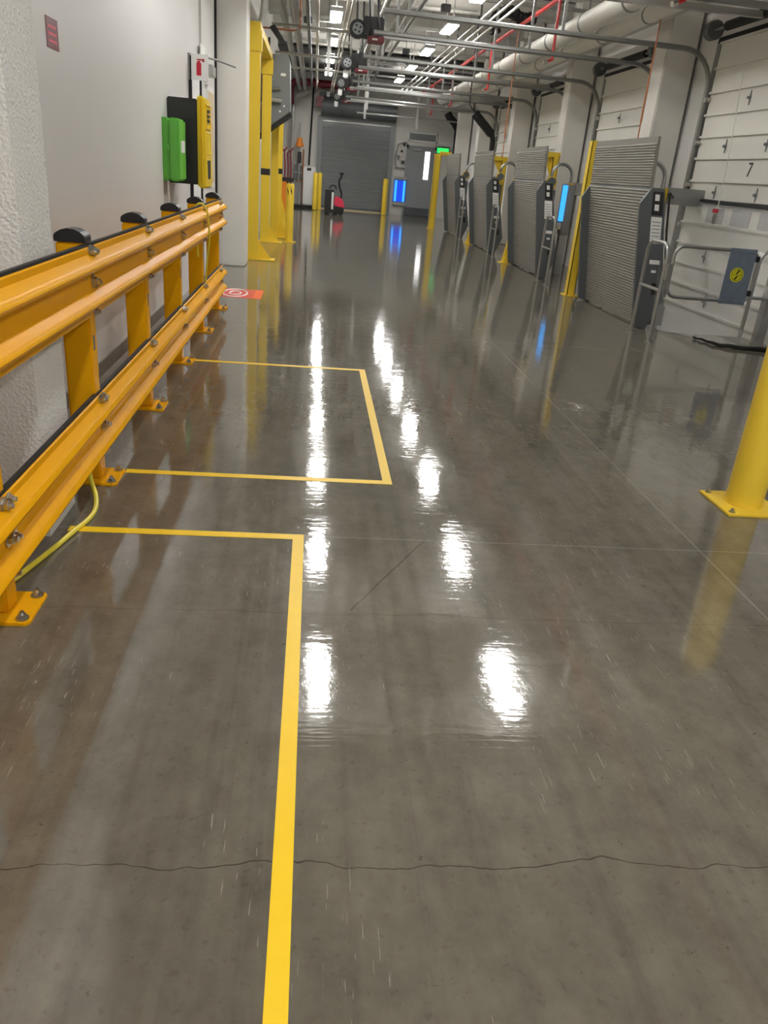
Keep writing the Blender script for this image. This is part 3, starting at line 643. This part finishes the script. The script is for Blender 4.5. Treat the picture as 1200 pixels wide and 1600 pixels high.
MB().tube(smooth_path([(0.22, 0, 0.55), (0.26, 0, 0.7), (0.17, 0, 0.95), (0.15, 0, 1.15), (0.22, 0, 1.27), (0.2, 0, 1.38)]), 0.035, 8).build('tiller', 'blackp', t, smooth=True)
MB().box((0.14, -0.12, 1.33), (0.3, 0.12, 1.41)).build('grip', 'blackp', t, bevel=0.02)
MB().tube(arc((-0.06, 0, 0.85), 0.12, 0, PI, 8, (1, 0, 0), (0, 0, 1)), 0.025, 8).build('lift_handle', 'blackp', t)

# ================================================================ DOCK LEVELERS (stored upright)
def make_leveler(yc, label):
    t = thing('dock_leveler', label, 'dock leveler', (4.2, yc, 0), 'upright dock levelers')
    HW = 1.08
    N_ = 46; prof = []
    for i in range(N_+1):
        z = 0.02+1.60*i/N_; x = -0.23*z/1.62
        prof += [(x, z)] + ([(x-0.012, z+0.01), (x-0.012, z+0.02)] if i < N_ else [])
    back = [(-0.23+0.05, 1.62), (0.05, 0.02)]
    MB().prism(prof+back, 'y', -HW, HW).build('deck_plate', 'deck', t)
    N_ = 16; prof = []
    for i in range(N_+1):
        z = 1.64+0.48*i/N_; x = -0.23-0.02*(z-1.62)/0.57
        prof += [(x, z)] + ([(x-0.011, z+0.01), (x-0.011, z+0.02)] if i < N_ else [])
    prof += [(-0.25, 2.19), (-0.22, 2.19), (-0.19, 1.64)]
    MB().prism(prof, 'y', -1.08, 1.08).build('lip', 'deck', t)
    MB().cyl((-0.215, -1.09, 1.625), (-0.215, 1.09, 1.625), 0.018, 8).build('hinge', 'dgrey', t)
    poly = [(-0.12, 0.03), (0.02, 0.0), (0.06, 0.0), (0.2, 0.36), (-0.06, 1.64), (-0.22, 1.64), (-0.33, 1.46)]
    for sy in (-1, 1):
        sd = MB().prism(poly, 'y', sy*HW, sy*(HW+0.05)).build('side_plate', 'dgrey', t, bevel=0.004)
        if sy < 0:
            y0, y1 = -HW-0.05, -HW-0.053
            def lab(name, xa, xb, za, zb, mt_, off=0.0):   # a flat label that follows the lean of the plate
                k = lambda z: -0.145*z
                return MB().prism([(xa+k(za), za), (xb+k(za), za), (xb+k(zb), zb), (xa+k(zb), zb)], 'y', y0-off, y0-off-0.003).build(name, mt_, sd)
            lab('black_placard', 0.03, 0.165, 1.34, 1.6, 'blackp')
            lab('placard_window', 0.06, 0.115, 1.5, 1.57, 'white', 0.002); lab('placard_window', 0.06, 0.115, 1.39, 1.46, 'white', 0.002)
            lab('white_notice', 0.03, 0.165, 1.02, 1.32, 'white')
            for k_ in range(6): lab('notice_line', 0.045, 0.15, 1.06+k_*0.04, 1.068+k_*0.04, 'mgrey', 0.002)
            lab('white_strip', 0.05, 0.18, 0.78, 0.83, 'white'); lab('white_tag', 0.08, 0.14, 0.68, 0.71, 'white'); lab('black_tag', 0.1, 0.17, 0.42, 0.56, 'blackp')
    for y in (-0.7, 0.7):
        MB().box((0.0, y-0.04, 0.03), (0.12, y+0.04, 1.5)).build('stiffener', 'dgrey', t)
    return t
LY = [10.75, 15.5, 19.9, 24.3]
lev = make_leveler(LY[0], 'raised grey ribbed dock leveler nearest the swing gate')
for y, lb in ((LY[1], 'second raised ribbed dock leveler, after the one by the gate'),
              (LY[2], 'third raised ribbed dock leveler along the right side'), (LY[3], 'farthest raised ribbed dock leveler, by the tall yellow post')):
    dup(lev, (4.2, y, 0), lb)
# hoops beside the levelers
def make_hoop(label, x, y0, y1, h_=1.08, axis='y', midz=0.58, group='steel hoop rails'):
    t = thing('hoop_rail', label, 'railing', (x, y0, 0), group)
    d = y1-y0; rr = min(0.14, d*0.4)
    u = (0, 1, 0) if axis == 'y' else (1, 0, 0)
    U = Vector(u); Zv = Vector((0, 0, 1))
    pts = [Vector((0, 0, 0.0))]+arc(U*rr+Zv*(h_-rr), rr, PI, PI/2, 6, U, Zv)+arc(U*(d-rr)+Zv*(h_-rr), rr, PI/2, 0, 6, U, Zv)+[U*d]
    MB().tube(pts, 0.022, 10).build('hoop', 'galv', t, smooth=True)
    MB().tube([Zv*midz, U*d+Zv*midz], 0.018, 8).build('mid_bar', 'galv', t, smooth=True)
    for p in (Vector((0, 0, 0)), U*d):
        MB().cyl(p, p+Zv*0.012, 0.05, 12).build('foot_plate', 'galv', t)
    return t
h0 = make_hoop('steel hoop rail the swing gate hangs from', 3.92, 8.68, 9.24)
dup(h0, (4.02, 13.45, 0), 'steel hoop rail in front of the second dock leveler')
dup(h0, (4.04, 17.95, 0), 'steel hoop rail in front of the third dock leveler')
dup(h0, (4.06, 22.45, 0), 'steel hoop rail in front of the farthest dock leveler')
h1 = make_hoop('steel hoop rail at the latch side of the swing gate', 4.9, 0, 0.62, 1.1, 'x')
h1.location = (4.98, 8.64, 0)
# swing gate
t = thing('swing_gate', 'tubular steel swing gate with a blue grey plate and yellow sticker', 'gate', (3.95, 8.62, 0.5))
def rrect(x0, x1, z0, z1, r_, n_=6):
    out = []
    for cx, cz, a0 in ((x1-r_, z1-r_, PI/2), (x1-r_, z0+r_, 0), (x0+r_, z0+r_, -PI/2), (x0+r_, z1-r_, PI)):
        out += arc((cx, 0, cz), r_, a0, a0-PI/2, n_, (1, 0, 0), (0, 0, 1))
    return out
MB().tube(rrect(0.02, 1.0, 0.03, 0.575, 0.11), 0.02, 10, closed=True).build('gate_loop', 'galv', t, smooth=True)
pl = MB().box((0.64, -0.03, -0.0), (0.95, -0.022, 0.60)).build('plate', 'galvblue', t)
for x in (0.67, 0.75, 0.84, 0.92): 
    for z in (0.04, 0.56): MB().cyl((x, -0.03, z), (x, -0.037, z), 0.010, 8).build('rivet', 'steel', pl)
st = MB().tube([(0.775, -0.031, 0.32), (0.775, -0.034, 0.32)], 0.078, 24).build('sticker_disc', 'stickery', pl)
q = MB()
ring = [(0.775+0.062*math.cos(k*PI/12), -0.0345, 0.32+0.062*math.sin(k*PI/12)) for k in range(24)]
q.tube(ring, 0.0022, 4, closed=True)
q.box((0.715, -0.0355, 0.3185), (0.835, -0.0342, 0.3215))
for sz in (1, -1):
    q.add([(0.775-sz*0.02, -0.0355, 0.32+sz*0.008), (0.775+sz*0.003, -0.0355, 0.32+sz*0.012), (0.775+sz*0.028, -0.0355, 0.32+sz*0.05), (0.775+sz*0.008, -0.0355, 0.32+sz*0.052), (0.775-sz*0.004, -0.0355, 0.32+sz*0.03)], [(0, 1, 2, 3, 4)])
q.build('sticker_print', 'blackp', pl)
MB().box((-0.035, -0.04, 0.2), (0.02, 0.04, 0.38)).build('hinge_block', 'galv', t, bevel=0.006)
for z in (0.1, 0.47): MB().box((0.95, -0.03, z), (1.0, 0.04, z+0.06)).build('bumper', 'rubber', t)

# plastic film over door 7
def film():
    top = smooth_path([(4.2, 9.6, 1.58), (4.7, 10.7, 1.56), (5.30, 11.88, 1.56), (5.46, 11.6, 1.55), (5.44, 10.9, 1.54), (5.44, 10.2, 1.535), (5.44, 9.2, 1.53), (5.44, 8.6, 1.53)], 10)
    bot = smooth_path([(4.30, 9.55, 0.012), (4.40, 9.47, 0.012), (4.58, 9.36, 0.012), (4.66, 9.1, 0.012), (4.72, 8.95, 0.012), (4.78, 8.72, 0.012), (5.0, 8.6, 0.012), (5.45, 8.55, 0.012)], 10)
    n_ = len(top); K = 36; vs = []; fs = []
    for j in range(K+1):
        v = j/K
        for i in range(n_):
            s_ = v**0.8
            p = top[i].lerp(bot[i], s_)
            bulge = math.sin(PI*v)
            p = p + Vector((-0.03, -0.05, 0))*bulge
            nn = noise.noise(Vector((i*0.16, v*2.2, 1.7)))*0.10 + noise.noise(Vector((i*0.5+v*3, v*5, 9.2)))*0.035*(0.4+v) + abs(noise.noise(Vector((i*0.23-v*4.0, v*1.2, 3.3))))*0.05*v
            env = min(1, v*5)*min(1, (1-v)*6+0.15)
            p = p + Vector((-0.6, -0.7, 0.0))*nn*env
            p.x = min(p.x, 5.455); p.z = max(p.z, 0.006)
            vs.append(p)
    for j in range(K):
        for i in range(n_-1):
            a = j*n_+i; fs.append((a, a+1, a+n_+1, a+n_))
    t = thing('plastic_sheet', 'clear wrinkled plastic sheet draped from dock door 7 to the floor', 'plastic sheet', (4.8, 9.2, 0))
    MB((4.8, 9.2, 0)).add(vs, fs).build('sheet', 'film', t, smooth=True)
    hem = [b_+Vector((-0.01, -0.01, 0.010+0.004*math.sin(i*0.7))) for i, b_ in enumerate(bot)][30:]
    MB((4.8, 9.2, 0)).tube(hem, [0.008+0.022*i/len(hem) for i in range(len(hem))], 6).build('black_hem', 'rubber', t)
    MB((4.8, 9.2, 0)).tube(top[:70], 0.026, 6).build('black_tape', 'rubber', t)
    MB((4.8, 9.2, 0)).tube([top[0], (4.24, 9.57, 1.2), (4.3, 9.56, 0.85)], 0.014, 6).build('black_tape', 'rubber', t)
film()
tag(MB().tube([(5.44, 11.0, 3.1), (5.36, 10.7, 2.2), (5.34, 10.62, 1.6), (5.33, 10.6, 1.46)], 0.006, 6).build('pull_rope', 'pipew'), 'thin white pull rope hanging down dock door 7', 'rope')
t = thing('rope_tag', 'red and grey tag at the end of the pull rope', 'tag', (5.32, 10.6, 1.32))
MB().box((-0.02, -0.07, 0.09), (0.0, 0.07, 0.14)).build('red_grip', 'signred', t, bevel=0.006)
MB().box((-0.01, -0.05, -0.05), (0.0, 0.04, 0.08)).build('grey_card', 'base', t)
tag(MB().tube([(5.38, 9.75, 2.36), (5.3, 9.4, 2.68), (5.28, 9.2, 2.85)], 0.022, 8).build('locking_rod', 'rubber'), 'black slanted rod on the upper panels of dock door 7', 'rod')

t = thing('control_console', 'dark grey console with a pale rim cut off at the right edge', 'console', (4.72, 6.85, 0))
MB().box((0.0, 0, 0.10), (0.5, 0.66, 1.25)).build('console_body', 'dgrey', t, bevel=0.01)
MB().box((-0.012, 0.62, 0.08), (0.5, 0.67, 0.12)).build('pale_rim', 'white', t)
MB().box((-0.012, 0.65, 0.08), (0.01, 0.67, 1.25)).build('pale_rim', 'white', t)
MB().box((0.04, 0.05, 0.0), (0.46, 0.6, 0.1)).build('plinth', 'rubber', t)

# yellow bollard right front and guard posts
bollard('bollard', 'large scuffed yellow bollard at the right edge, nearest the camera', 2.47, 3.80, 1.07, 0.10)
def guard(name, label, x, y, h_, arm=0.0, wdt=0.14, tri=False):
    t = thing(name, label, 'guard post', (x, y, 0))
    if tri:
        MB().prism([(0, 0.012), (0.14, 0.012), (0.14, h_)], 'y', -0.05, 0.05).build('wedge', 'yellow', t, bevel=0.004)
        MB().prism([(0.0, 0.012), (0.14, 0.012), (0.14, h_*0.3)], 'y', -0.09, -0.05).build('toe', 'yellow', t)
    else:
        MB().box((0, -wdt/2, 0.012), (wdt*0.9, -wdt/2+0.012, h_)).box((0, -wdt/2, 0.012), (0.012, wdt/2, h_)).box((wdt*0.9-0.012, -wdt/2, 0.012), (wdt*0.9, wdt/2, h_)).build('channel', 'yellow', t)
    MB().box((-0.05, -0.13, 0), (0.2, 0.13, 0.014)).build('base_plate', 'yellow', t)
    if arm:
        MB().box((arm, -0.06, h_-0.02), (0.14, 0.06, h_+0.08)).build('arm', 'yellow', t, bevel=0.006)
        MB().prism([(arm*0.5, h_-0.02), (0.0, h_-0.02), (0.0, h_-0.35)], 'y', -0.01, 0.01).build('brace', 'yellow', t)
    return t
guard('guard_post', 'yellow channel guard post left of the nearest dock leveler', 4.02, 12.3, 2.22)
guard('guard_post', 'tall yellow guard post with an arm before the exit door', 3.70, 26.35, 2.2, arm=0.5, wdt=0.2)
guard('guard_post', 'yellow guard post with an arm behind the second dock leveler', 4.66, 16.5, 2.1, arm=-0.35)
guard('guard_post', 'yellow guard post with an arm behind the third dock leveler', 4.62, 20.9, 2.06, arm=-0.4)
guard('guard_wedge', 'low yellow wedge at the foot of the second dock leveler', 4.0, 16.86, 0.75, tri=True)
guard('guard_wedge', 'low yellow wedge at the foot of the third dock leveler', 4.05, 21.4, 0.75, tri=True)

# dock lights (gooseneck)
def dock_light(label, x, y, z):
    t = thing('dock_light', label, 'dock light', (x, y, z), 'gooseneck dock lights')
    MB().tube([Vector((0, 0, -0.1)), Vector((0, 0, 0.12))]+arc((-0.2, 0, 0.12), 0.2, 0, PI, 12, (1, 0, 0), (0, 0, 1))[1:]+[Vector((-0.4, 0, 0.02))], 0.03, 8).build('gooseneck', 'galv', t, smooth=True)
    hd = MB().tube([(-0.4, 0.03, 0.04), (-0.41, -0.03, 0.0), (-0.42, -0.12, -0.02)], [0.05, 0.09, 0.10], 14).build('lamp_head', 'mgrey', t, smooth=True)
    MB().tube([(-0.42+0.095*math.cos(k*PI/8), -0.122, -0.02+0.095*math.sin(k*PI/8)) for k in range(16)], 0.016, 6, closed=True).build('yellow_rim', 'yellow', hd, smooth=True)
    MB().box((-0.06, -0.06, -0.18), (0.06, 0.06, 0.0)).build('yellow_mount', 'yellow', t, bevel=0.006)
    MB().box((0.06, -0.09, -0.2), (0.65, 0.09, 0.02)).build('bracket_box', 'galv', t, bevel=0.01)
    return t
dl = dock_light('gooseneck dock light behind the leveler by the swing gate', 4.9, 11.48, 1.66)
dup(dl, (4.9, 15.8, 1.64), 'gooseneck dock light behind the second dock leveler')
dup(dl, (4.9, 20.3, 1.68), 'gooseneck dock light behind the third dock leveler')
dup(dl, (4.9, 25.0, 1.68), 'gooseneck dock light behind the farthest dock leveler')
# near insect trap on a tan housing
t = thing('insect_light_trap', 'blue fronted insect trap between second leveler and yellow channel post', 'light trap', (4.60, 15.35, 0.72))
MB().box((0.10, 0, 0.0), (0.28, 0.2, 0.9)).build('housing', 'base', t, bevel=0.02)
MB().box((0.02, -0.01, 0.22), (0.10, 0.05, 0.9)).build('back_tray', 'mgrey', t)
MB().cyl((0.06, -0.04, 0.25), (0.06, -0.04, 0.88), 0.05, 12).build('tube', 'lampblue', t, smooth=True)
MB().box((0.02, -0.02, 0.1), (0.1, 0.06, 0.22)).build('end_cap', 'cream', t)
MB().box((0.12, 0.03, -0.72), (0.26, 0.17, 0.0)).build('stand', 'conduit', t)
t = thing('control_box', 'black control box with a bluish white screen by the second leveler', 'control box', (4.55, 16.3, 1.2))
MB().box((-0.14, 0, -0.12), (0.14, 0.1, 0.18)).build('case', 'blackp', t, bevel=0.01)
MB().box((-0.09, -0.004, -0.06), (0.09, 0, 0.12)).build('placard', 'glassg', t)  # unlit pale label on the case front
MB().box((-0.05, 0.02, -1.2), (0.05, 0.08, -0.12)).build('pedestal', 'dgrey', t)
for lb, (x, y) in (('black drooping hose on floor behind the second dock leveler', (4.45, 13.2)), ('black drooping hose on floor behind the third dock leveler', (4.5, 17.6))):
    tag(MB().tube(smooth_path([(x, y, 1.3), (x+0.05, y-0.1, 0.7), (x, y-0.15, 0.2), (x+0.1, y-0.3, 0.03), (x+0.35, y-0.35, 0.03)]), 0.02, 8).build('hose', 'rubber', smooth=True), lb, 'hose')
# flexible ducts
tag(MB().tube([(4.0, 22.0, 3.12), (4.5, 22.0, 2.68)], 0.11, 12).tube([(4.02, 22.0, 3.12), (3.84, 22.0, 3.3), (3.84, 22.0, ZC-0.03)], 0.015, 8).tube([(4.48, 22.0, 2.72), (4.56, 22, 2.55), (4.56, 22, 2.1)], 0.07, 10).build('duct_hose', 'rubber', smooth=True), 'thick black slanted flexible duct above the third dock leveler', 'duct')
tag(MB().tube([(5.28, 32.0, 2.35), (5.26, 32.0, 3.2), (5.1, 32.0, 3.45), (4.9, 32.0, 3.6), (4.8, 32.0, 3.75)], 0.14, 12).build('duct_hose', 'rubber', smooth=True), 'black elbowed duct pipe in the far right corner', 'duct')
t = thing('duct_hose', 'black ribbed flexible duct high in front of the white pipe', 'duct', (3.9, 17.4, 4.35))
pts = smooth_path([(-0.5, 0, -0.15), (-0.55, 0, 0.1), (-0.3, 0, 0.25), (0.0, 0, 0.15), (0.25, 0, 0.2)], 6)
MB().tube(pts, [0.12 if i % 2 else 0.10 for i in range(len(pts))], 10).build('ribbed_hose', 'rubber', t)
for lb, x, y, z0, z1 in (('orange brown cord hanging behind the nearest dock leveler', 4.5, 11.75, 2.1, 3.74), ('orange brown cord hanging left of the second dock leveler', 3.76, 17.0, 2.0, 4.28)):
    tag(MB().tube([(x, y, z0), (x, y, z0+0.35), (x, y, z0+0.4), (x, y, z1)], [0.010, 0.010, 0.016, 0.009], 8).build('hanging_cord', 'copper', smooth=True), lb, 'cord')

# ================================================================ CEILING SERVICES
def ylights(x, ys, side):
    for i, y in enumerate(ys):
        vis = y > 16
        lb = 'white linear ceiling light in the %s row, %s' % (side, ['', 'seen just below the top picture edge', 'second one visible from the top edge', 'third one visible from the top edge', 'fourth one visible from the top edge', 'last before the far wall'][i-2] if vis else ['nearest the camera, mirrored lowest in the floor', 'second from the camera, mirrored in the floor', 'third from the camera, mirrored in the floor'][i])
        t = thing('ceiling_light', lb, 'ceiling light', (x, y, 4.42), 'linear ceiling lights')
        MB().box((-0.13, -0.62, 0.02), (0.13, 0.62, 0.10)).build('housing', 'conduit', t)
        MB().box((-0.11, -0.6, 0.0), (0.11, 0.6, 0.02)).build('diffuser', 'lamp', t)
        MB().box((-0.11, -0.6, 0.10), (0.11, 0.6, 0.11)).build('added_uplight', 'upfill', t)  # added glowing strip, lifts the ceiling and the soft ambient
        for yy in (-0.5, 0.5): MB().box((-0.01, yy-0.01, 0.10), (0.01, yy+0.01, ZC-4.42)).build('hanger', 'conduit', t)
YL = [8.2, 11.8, 15.4, 19.0, 22.6, 26.2, 29.8]
ylights(0.29, YL, 'left'); ylights(2.70, YL, 'right')
for x in (0.29, 2.70):
    for y, od in ((1.6, 'first'), (-2.0, 'second'), (-5.6, 'third')):
        t = thing('ceiling_light', 'white ceiling light over or behind the camera, %s of the %s row' % (od, 'left' if x < 1 else 'right'), 'ceiling light', (x, y, 4.42), 'ceiling lights behind the camera')
        MB().box((-0.13, -0.62, 0.02), (0.13, 0.62, 0.10)).build('housing', 'conduit', t)
        MB().box((-0.11, -0.6, 0.0), (0.11, 0.6, 0.02)).build('diffuser', 'lamp', t)
        MB().box((-0.11, -0.6, 0.10), (0.11, 0.6, 0.11)).build('added_uplight', 'upfill', t)  # same added upward glow as on the other fixtures
        MB().box((-0.015, -0.01, 0.10), (0.015, 0.01, ZC-4.42)).build('hanger', 'conduit', t)

def ypipe(name, label, x, z, r_, mt, y0=2, y1=33.4, cat='pipe'):
    return tag(MB().tube([(x, y0, z), (x, y1, z)], r_, 10).build(name, mt, smooth=True), label, cat)
t = thing('insulated_pipe', 'thick white wrapped pipe with clamps running along the right ceiling', 'pipe', (4.1, 2, 3.92))
MB().tube([(0, 0, 0), (0, 27, 0)], 0.15, 20).build('pipe', 'pipew', t, smooth=True)
for k in range(14):
    MB().tube([(0, 2.2+k*1.9, 0), (0, 2.26+k*1.9, 0)], 0.157, 20).build('clamp', 'track', t, smooth=True)
    MB().cyl((0, 2.23+k*1.9, 0.15), (0, 2.23+k*1.9, ZC-3.92), 0.012, 6).build('hanger_rod', 'track', t)
t = thing('insulated_pipe', 'thinner white pipe below and right of the thick wrapped pipe', 'pipe', (4.48, 2, 3.82))
MB().tube([(0, 0, 0), (0, 27, 0)], 0.11, 18).build('pipe', 'pipew', t, smooth=True)
for k in range(14):
    MB().tube([(0, 2.5+k*1.9, 0), (0, 2.55+k*1.9, 0)], 0.116, 18).build('clamp', 'track', t, smooth=True)
ypipe('insulated_pipe', 'third pale pipe nearest the dock columns overhead', 4.84, 3.95, 0.11, 'beam')
for i, (x, z, r_, mt, lb) in enumerate((
        (-0.74, 4.2, 0.075, 'conduit', 'left of two thick grey pipes along the left ceiling'),
        (-0.52, 4.2, 0.075, 'conduit', 'right of two thick grey pipes along the left ceiling'),
        (-0.27, 4.25, 0.04, 'dgrey', 'dark pipe among pale pipes on the left ceiling'),
        (-0.085, 4.2, 0.035, 'pipew', 'slim white pipe left of the left light row'),
        (0.44, 4.15, 0.022, 'pipew', 'thin white conduit just right of the left light row'),
        (0.52, 4.15, 0.022, 'pipew', 'second thin white conduit right of the left light row'),
        (1.12, 4.25, 0.05, 'conduit', 'grey pipe left of the broad grey duct overhead'),
        (1.45, 4.2, 0.08, 'conduit', 'broad grey duct pipe along the middle of the ceiling'),
        (1.75, 4.3, 0.04, 'track', 'dull grey pipe right of the broad ceiling duct'),
        (2.86, 4.2, 0.022, 'pipew', 'left of three white conduits beside the right light row'),
        (3.02, 4.2, 0.022, 'pipew', 'middle of three white conduits beside the right light row'),
        (3.18, 4.2, 0.022, 'pipew', 'right of three white conduits beside the right light row'))):
    ypipe('ceiling_pipe', lb, x, z, r_, mt)
# cross conduits at the ceiling
for i, (y, z, x0, x1, lb) in enumerate(((18.2, 4.08, -1.0, 2.2, 'nearest pale conduit crossing the left half of the ceiling'), (21.8, 4.0, -1.1, 1.9, 'second pale conduit crossing the left half of the ceiling'), (25.2, 4.05, -1.1, 1.5, 'third pale conduit crossing the left half of the ceiling'), (28.4, 3.58, 0.9, 5.0, 'pale conduit crossing before the far shutter'), (30.5, 3.75, 1.2, 5.2, 'lowest pale conduit crossing before the far shutter'), (31.6, 3.45, 1.4, 5.2, 'pale conduit crossing just above the exit door'))):
    tag(MB().tube([(x0, y, z), (x1, y, z)], 0.03, 8).build('cross_conduit', 'conduit', smooth=True), lb, 'conduit')
for i, (x, y, z0) in enumerate(((1.5, 27.2, 3.3), (1.62, 30.2, 3.2), (3.6, 31.4, 3.1), (0.2, 21.8, 3.6))):
    tag(MB().box((x-0.04, y-0.04, z0), (x+0.04, y+0.04, ZC-0.02)).build('drop_hanger', 'conduit'), ['pale vertical strut before the shutter drum', 'pale vertical strut right of the shutter drum', 'pale vertical strut above the exit door', 'pale vertical strut under the left light row'][i], 'strut')
# sprinkler system
t = thing('sprinkler_pipe', 'red sprinkler pipe along the right ceiling with hanging drops', 'sprinkler', (3.75, 2, 4.3))
MB().tube([(0, 0, 0), (0, 31, 0)], 0.035, 10).build('main_run', 'red', t, smooth=True)
for y in (9.25, 14.2, 19.4, 24.6, 28.6):
    MB().tube([(0, y-2, 0), (0, y-2, -0.72), (-0.0, y-2.02, -0.86), (-0.09, y-2.06, -0.9)], 0.023, 8).build('drop', 'red', t, smooth=True)
    MB().cyl((-0.09, y-2.06, -0.9), (-0.15, y-2.08, -0.92), 0.03, 8).build('sprinkler_head', 'steel', t)
# door operators hanging at the track ends
OY = [10.55, 15.2, 19.85, 24.45, 29.0]
for i, y in enumerate(OY):
    lb = ['door operator above the top picture edge', 'nearest black and maroon door operator with cables hanging overhead', 'second black and maroon door operator below the nearest one', 'third black and maroon door operator under the ceiling', 'farthest small door operator before the shutter drum'][i]
    t = thing('door_operator', lb, 'door operator', (0.8, y, 3.6), 'overhead door operators')
    MB().box((-0.12, -0.16, 0.0), (0.24, 0.16, 0.3)).build('motor_case', 'blackp', t, bevel=0.02)
    MB().box((-0.02, -0.18, -0.06), (0.26, 0.18, 0.02)).build('base_tray', 'maroon', t, bevel=0.01)
    MB().box((0.05, -0.184, -0.04), (0.14, -0.18, -0.015)).build('label_plate', 'white', t)
    rl = MB().tube([(-0.2, -0.19, 0.1), (-0.2, -0.05, 0.1)], 0.14, 18).build('reel', 'rubber', t)
    MB().tube([(-0.2, -0.2, 0.1), (-0.2, -0.19, 0.1)], 0.09, 16).build('reel_face', 'mgrey', rl)
    for k in range(4): MB().cyl((-0.2+0.05*math.cos(k*PI/2+0.5), -0.205, 0.1+0.05*math.sin(k*PI/2+0.5)), (-0.2+0.05*math.cos(k*PI/2+0.5), -0.2, 0.1+0.05*math.sin(k*PI/2+0.5)), 0.018, 8).build('reel_hole', 'rubber', rl)
    MB().box((-0.28, -0.12, -0.2), (-0.16, 0.0, -0.02)).build('lamp_shade', 'white', t, bevel=0.02)
    for k in range(2):
        x = 0.0+0.14*k
        MB().tube(smooth_path([(x, -0.17, 0.02), (x+0.02, -0.22, 0.12), (x-0.03, -0.2, 0.5), (x-0.05, -0.1, 1.4)], 5), 0.016, 6).build('cable', 'rubber', t)
    MB().box((0.0, -0.03, 0.3), (0.05, 0.03, ZC-3.62)).build('hanger', 'conduit', t)
    MB().box((0.24, -0.04, 0.02), (4.5, 0.04, 0.09)).build('drive_rail', 'conduit', t)

# more services under the deck: strut channels across, hanger rods and boxes
for i, (y, z, x0, x1) in enumerate(((16.9, 4.62, -1.2, 5.4), (20.6, 4.6, -1.2, 5.4), (24.0, 4.6, -1.2, 5.4), (27.6, 4.6, -1.2, 5.4), (31.0, 4.6, -1.2, 5.4))):
    t = thing('strut_channel', 'pale strut channel carrying the ceiling pipes, %s from the camera' % ['first', 'second', 'third', 'fourth', 'fifth'][i], 'strut', (0, y, z), 'strut channels under the ceiling')
    MB().box((x0, -0.03, 0), (x1, 0.03, 0.06)).build('channel', 'conduit', t)
    for x in (-0.63, 0.15, 0.95, 1.9, 3.4, 4.6):
        MB().cyl((x, 0, 0.06), (x, 0, ZC-z-0.02), 0.012, 6).build('hanger_rod', 'track', t)
    for x, r_ in ((-0.74, 0.09), (-0.52, 0.09), (1.45, 0.095)):
        MB().tube([(x, -0.02, -0.36), (x, 0.02, -0.36)], r_, 10).build('pipe_clamp', 'track', t)
for i, (x, y, z, lb) in enumerate(((2.3, 16.9, 4.45, 'small black junction box left of the nearest right row light'), (2.2, 23.0, 4.45, 'small black junction box left of the second right row light'), (1.1, 24.2, 4.4, 'small dark junction box beside the broad ceiling duct'), (-0.3, 19.5, 4.4, 'small dark junction box near the left row lights'))):
    t = thing('junction_box', lb, 'junction box', (x, y, z))
    MB().box((-0.09, -0.07, -0.06), (0.09, 0.07, 0.06)).build('box_body', 'blackp', t, bevel=0.01)
    MB().cyl((0, 0, 0.06), (0, 0, ZC-z-0.02), 0.012, 6).build('hanger_rod', 'track', t)
    MB().cyl((0.09, 0, 0), (0.6, 0, 0), 0.014, 6).build('conduit_stub', 'conduit', t)
tag(MB().tube(smooth_path([(-1.05, 15.0, 4.9), (-0.98, 15.0, 4.2), (-0.98, 15.0, 3.85), (-1.06, 15.0, 3.6), (-1.28, 15.0, 3.55)]), 0.03, 8).build('flexible_conduit', 'conduit', smooth=True), 'pale flexible conduit curving down above the first yellow frame', 'conduit')
tag(MB().tube([(-0.42, 17.6, ZC-0.02), (-0.42, 17.6, 3.95), (-0.55, 17.6, 3.92), (-1.3, 17.6, 3.92)], 0.018, 8).build('copper_pipe', 'copper', smooth=True), 'thin copper pipe dropping among the left ceiling pipes', 'pipe')
t = thing('flood_lamp', 'small black flood lamp on top of the first yellow frame', 'lamp', (-0.95, 16.6, 3.5))
MB().box((-0.02, -0.02, 0), (0.02, 0.02, 0.14)).build('stem', 'blackp', t)
MB().prism([(0.0, 0.3), (0.1, 0.34), (0.3, 0.08), (0.22, 0.04)], 'y', -0.1, 0.1).build('lamp_head', 'blackp', t, bevel=0.01)
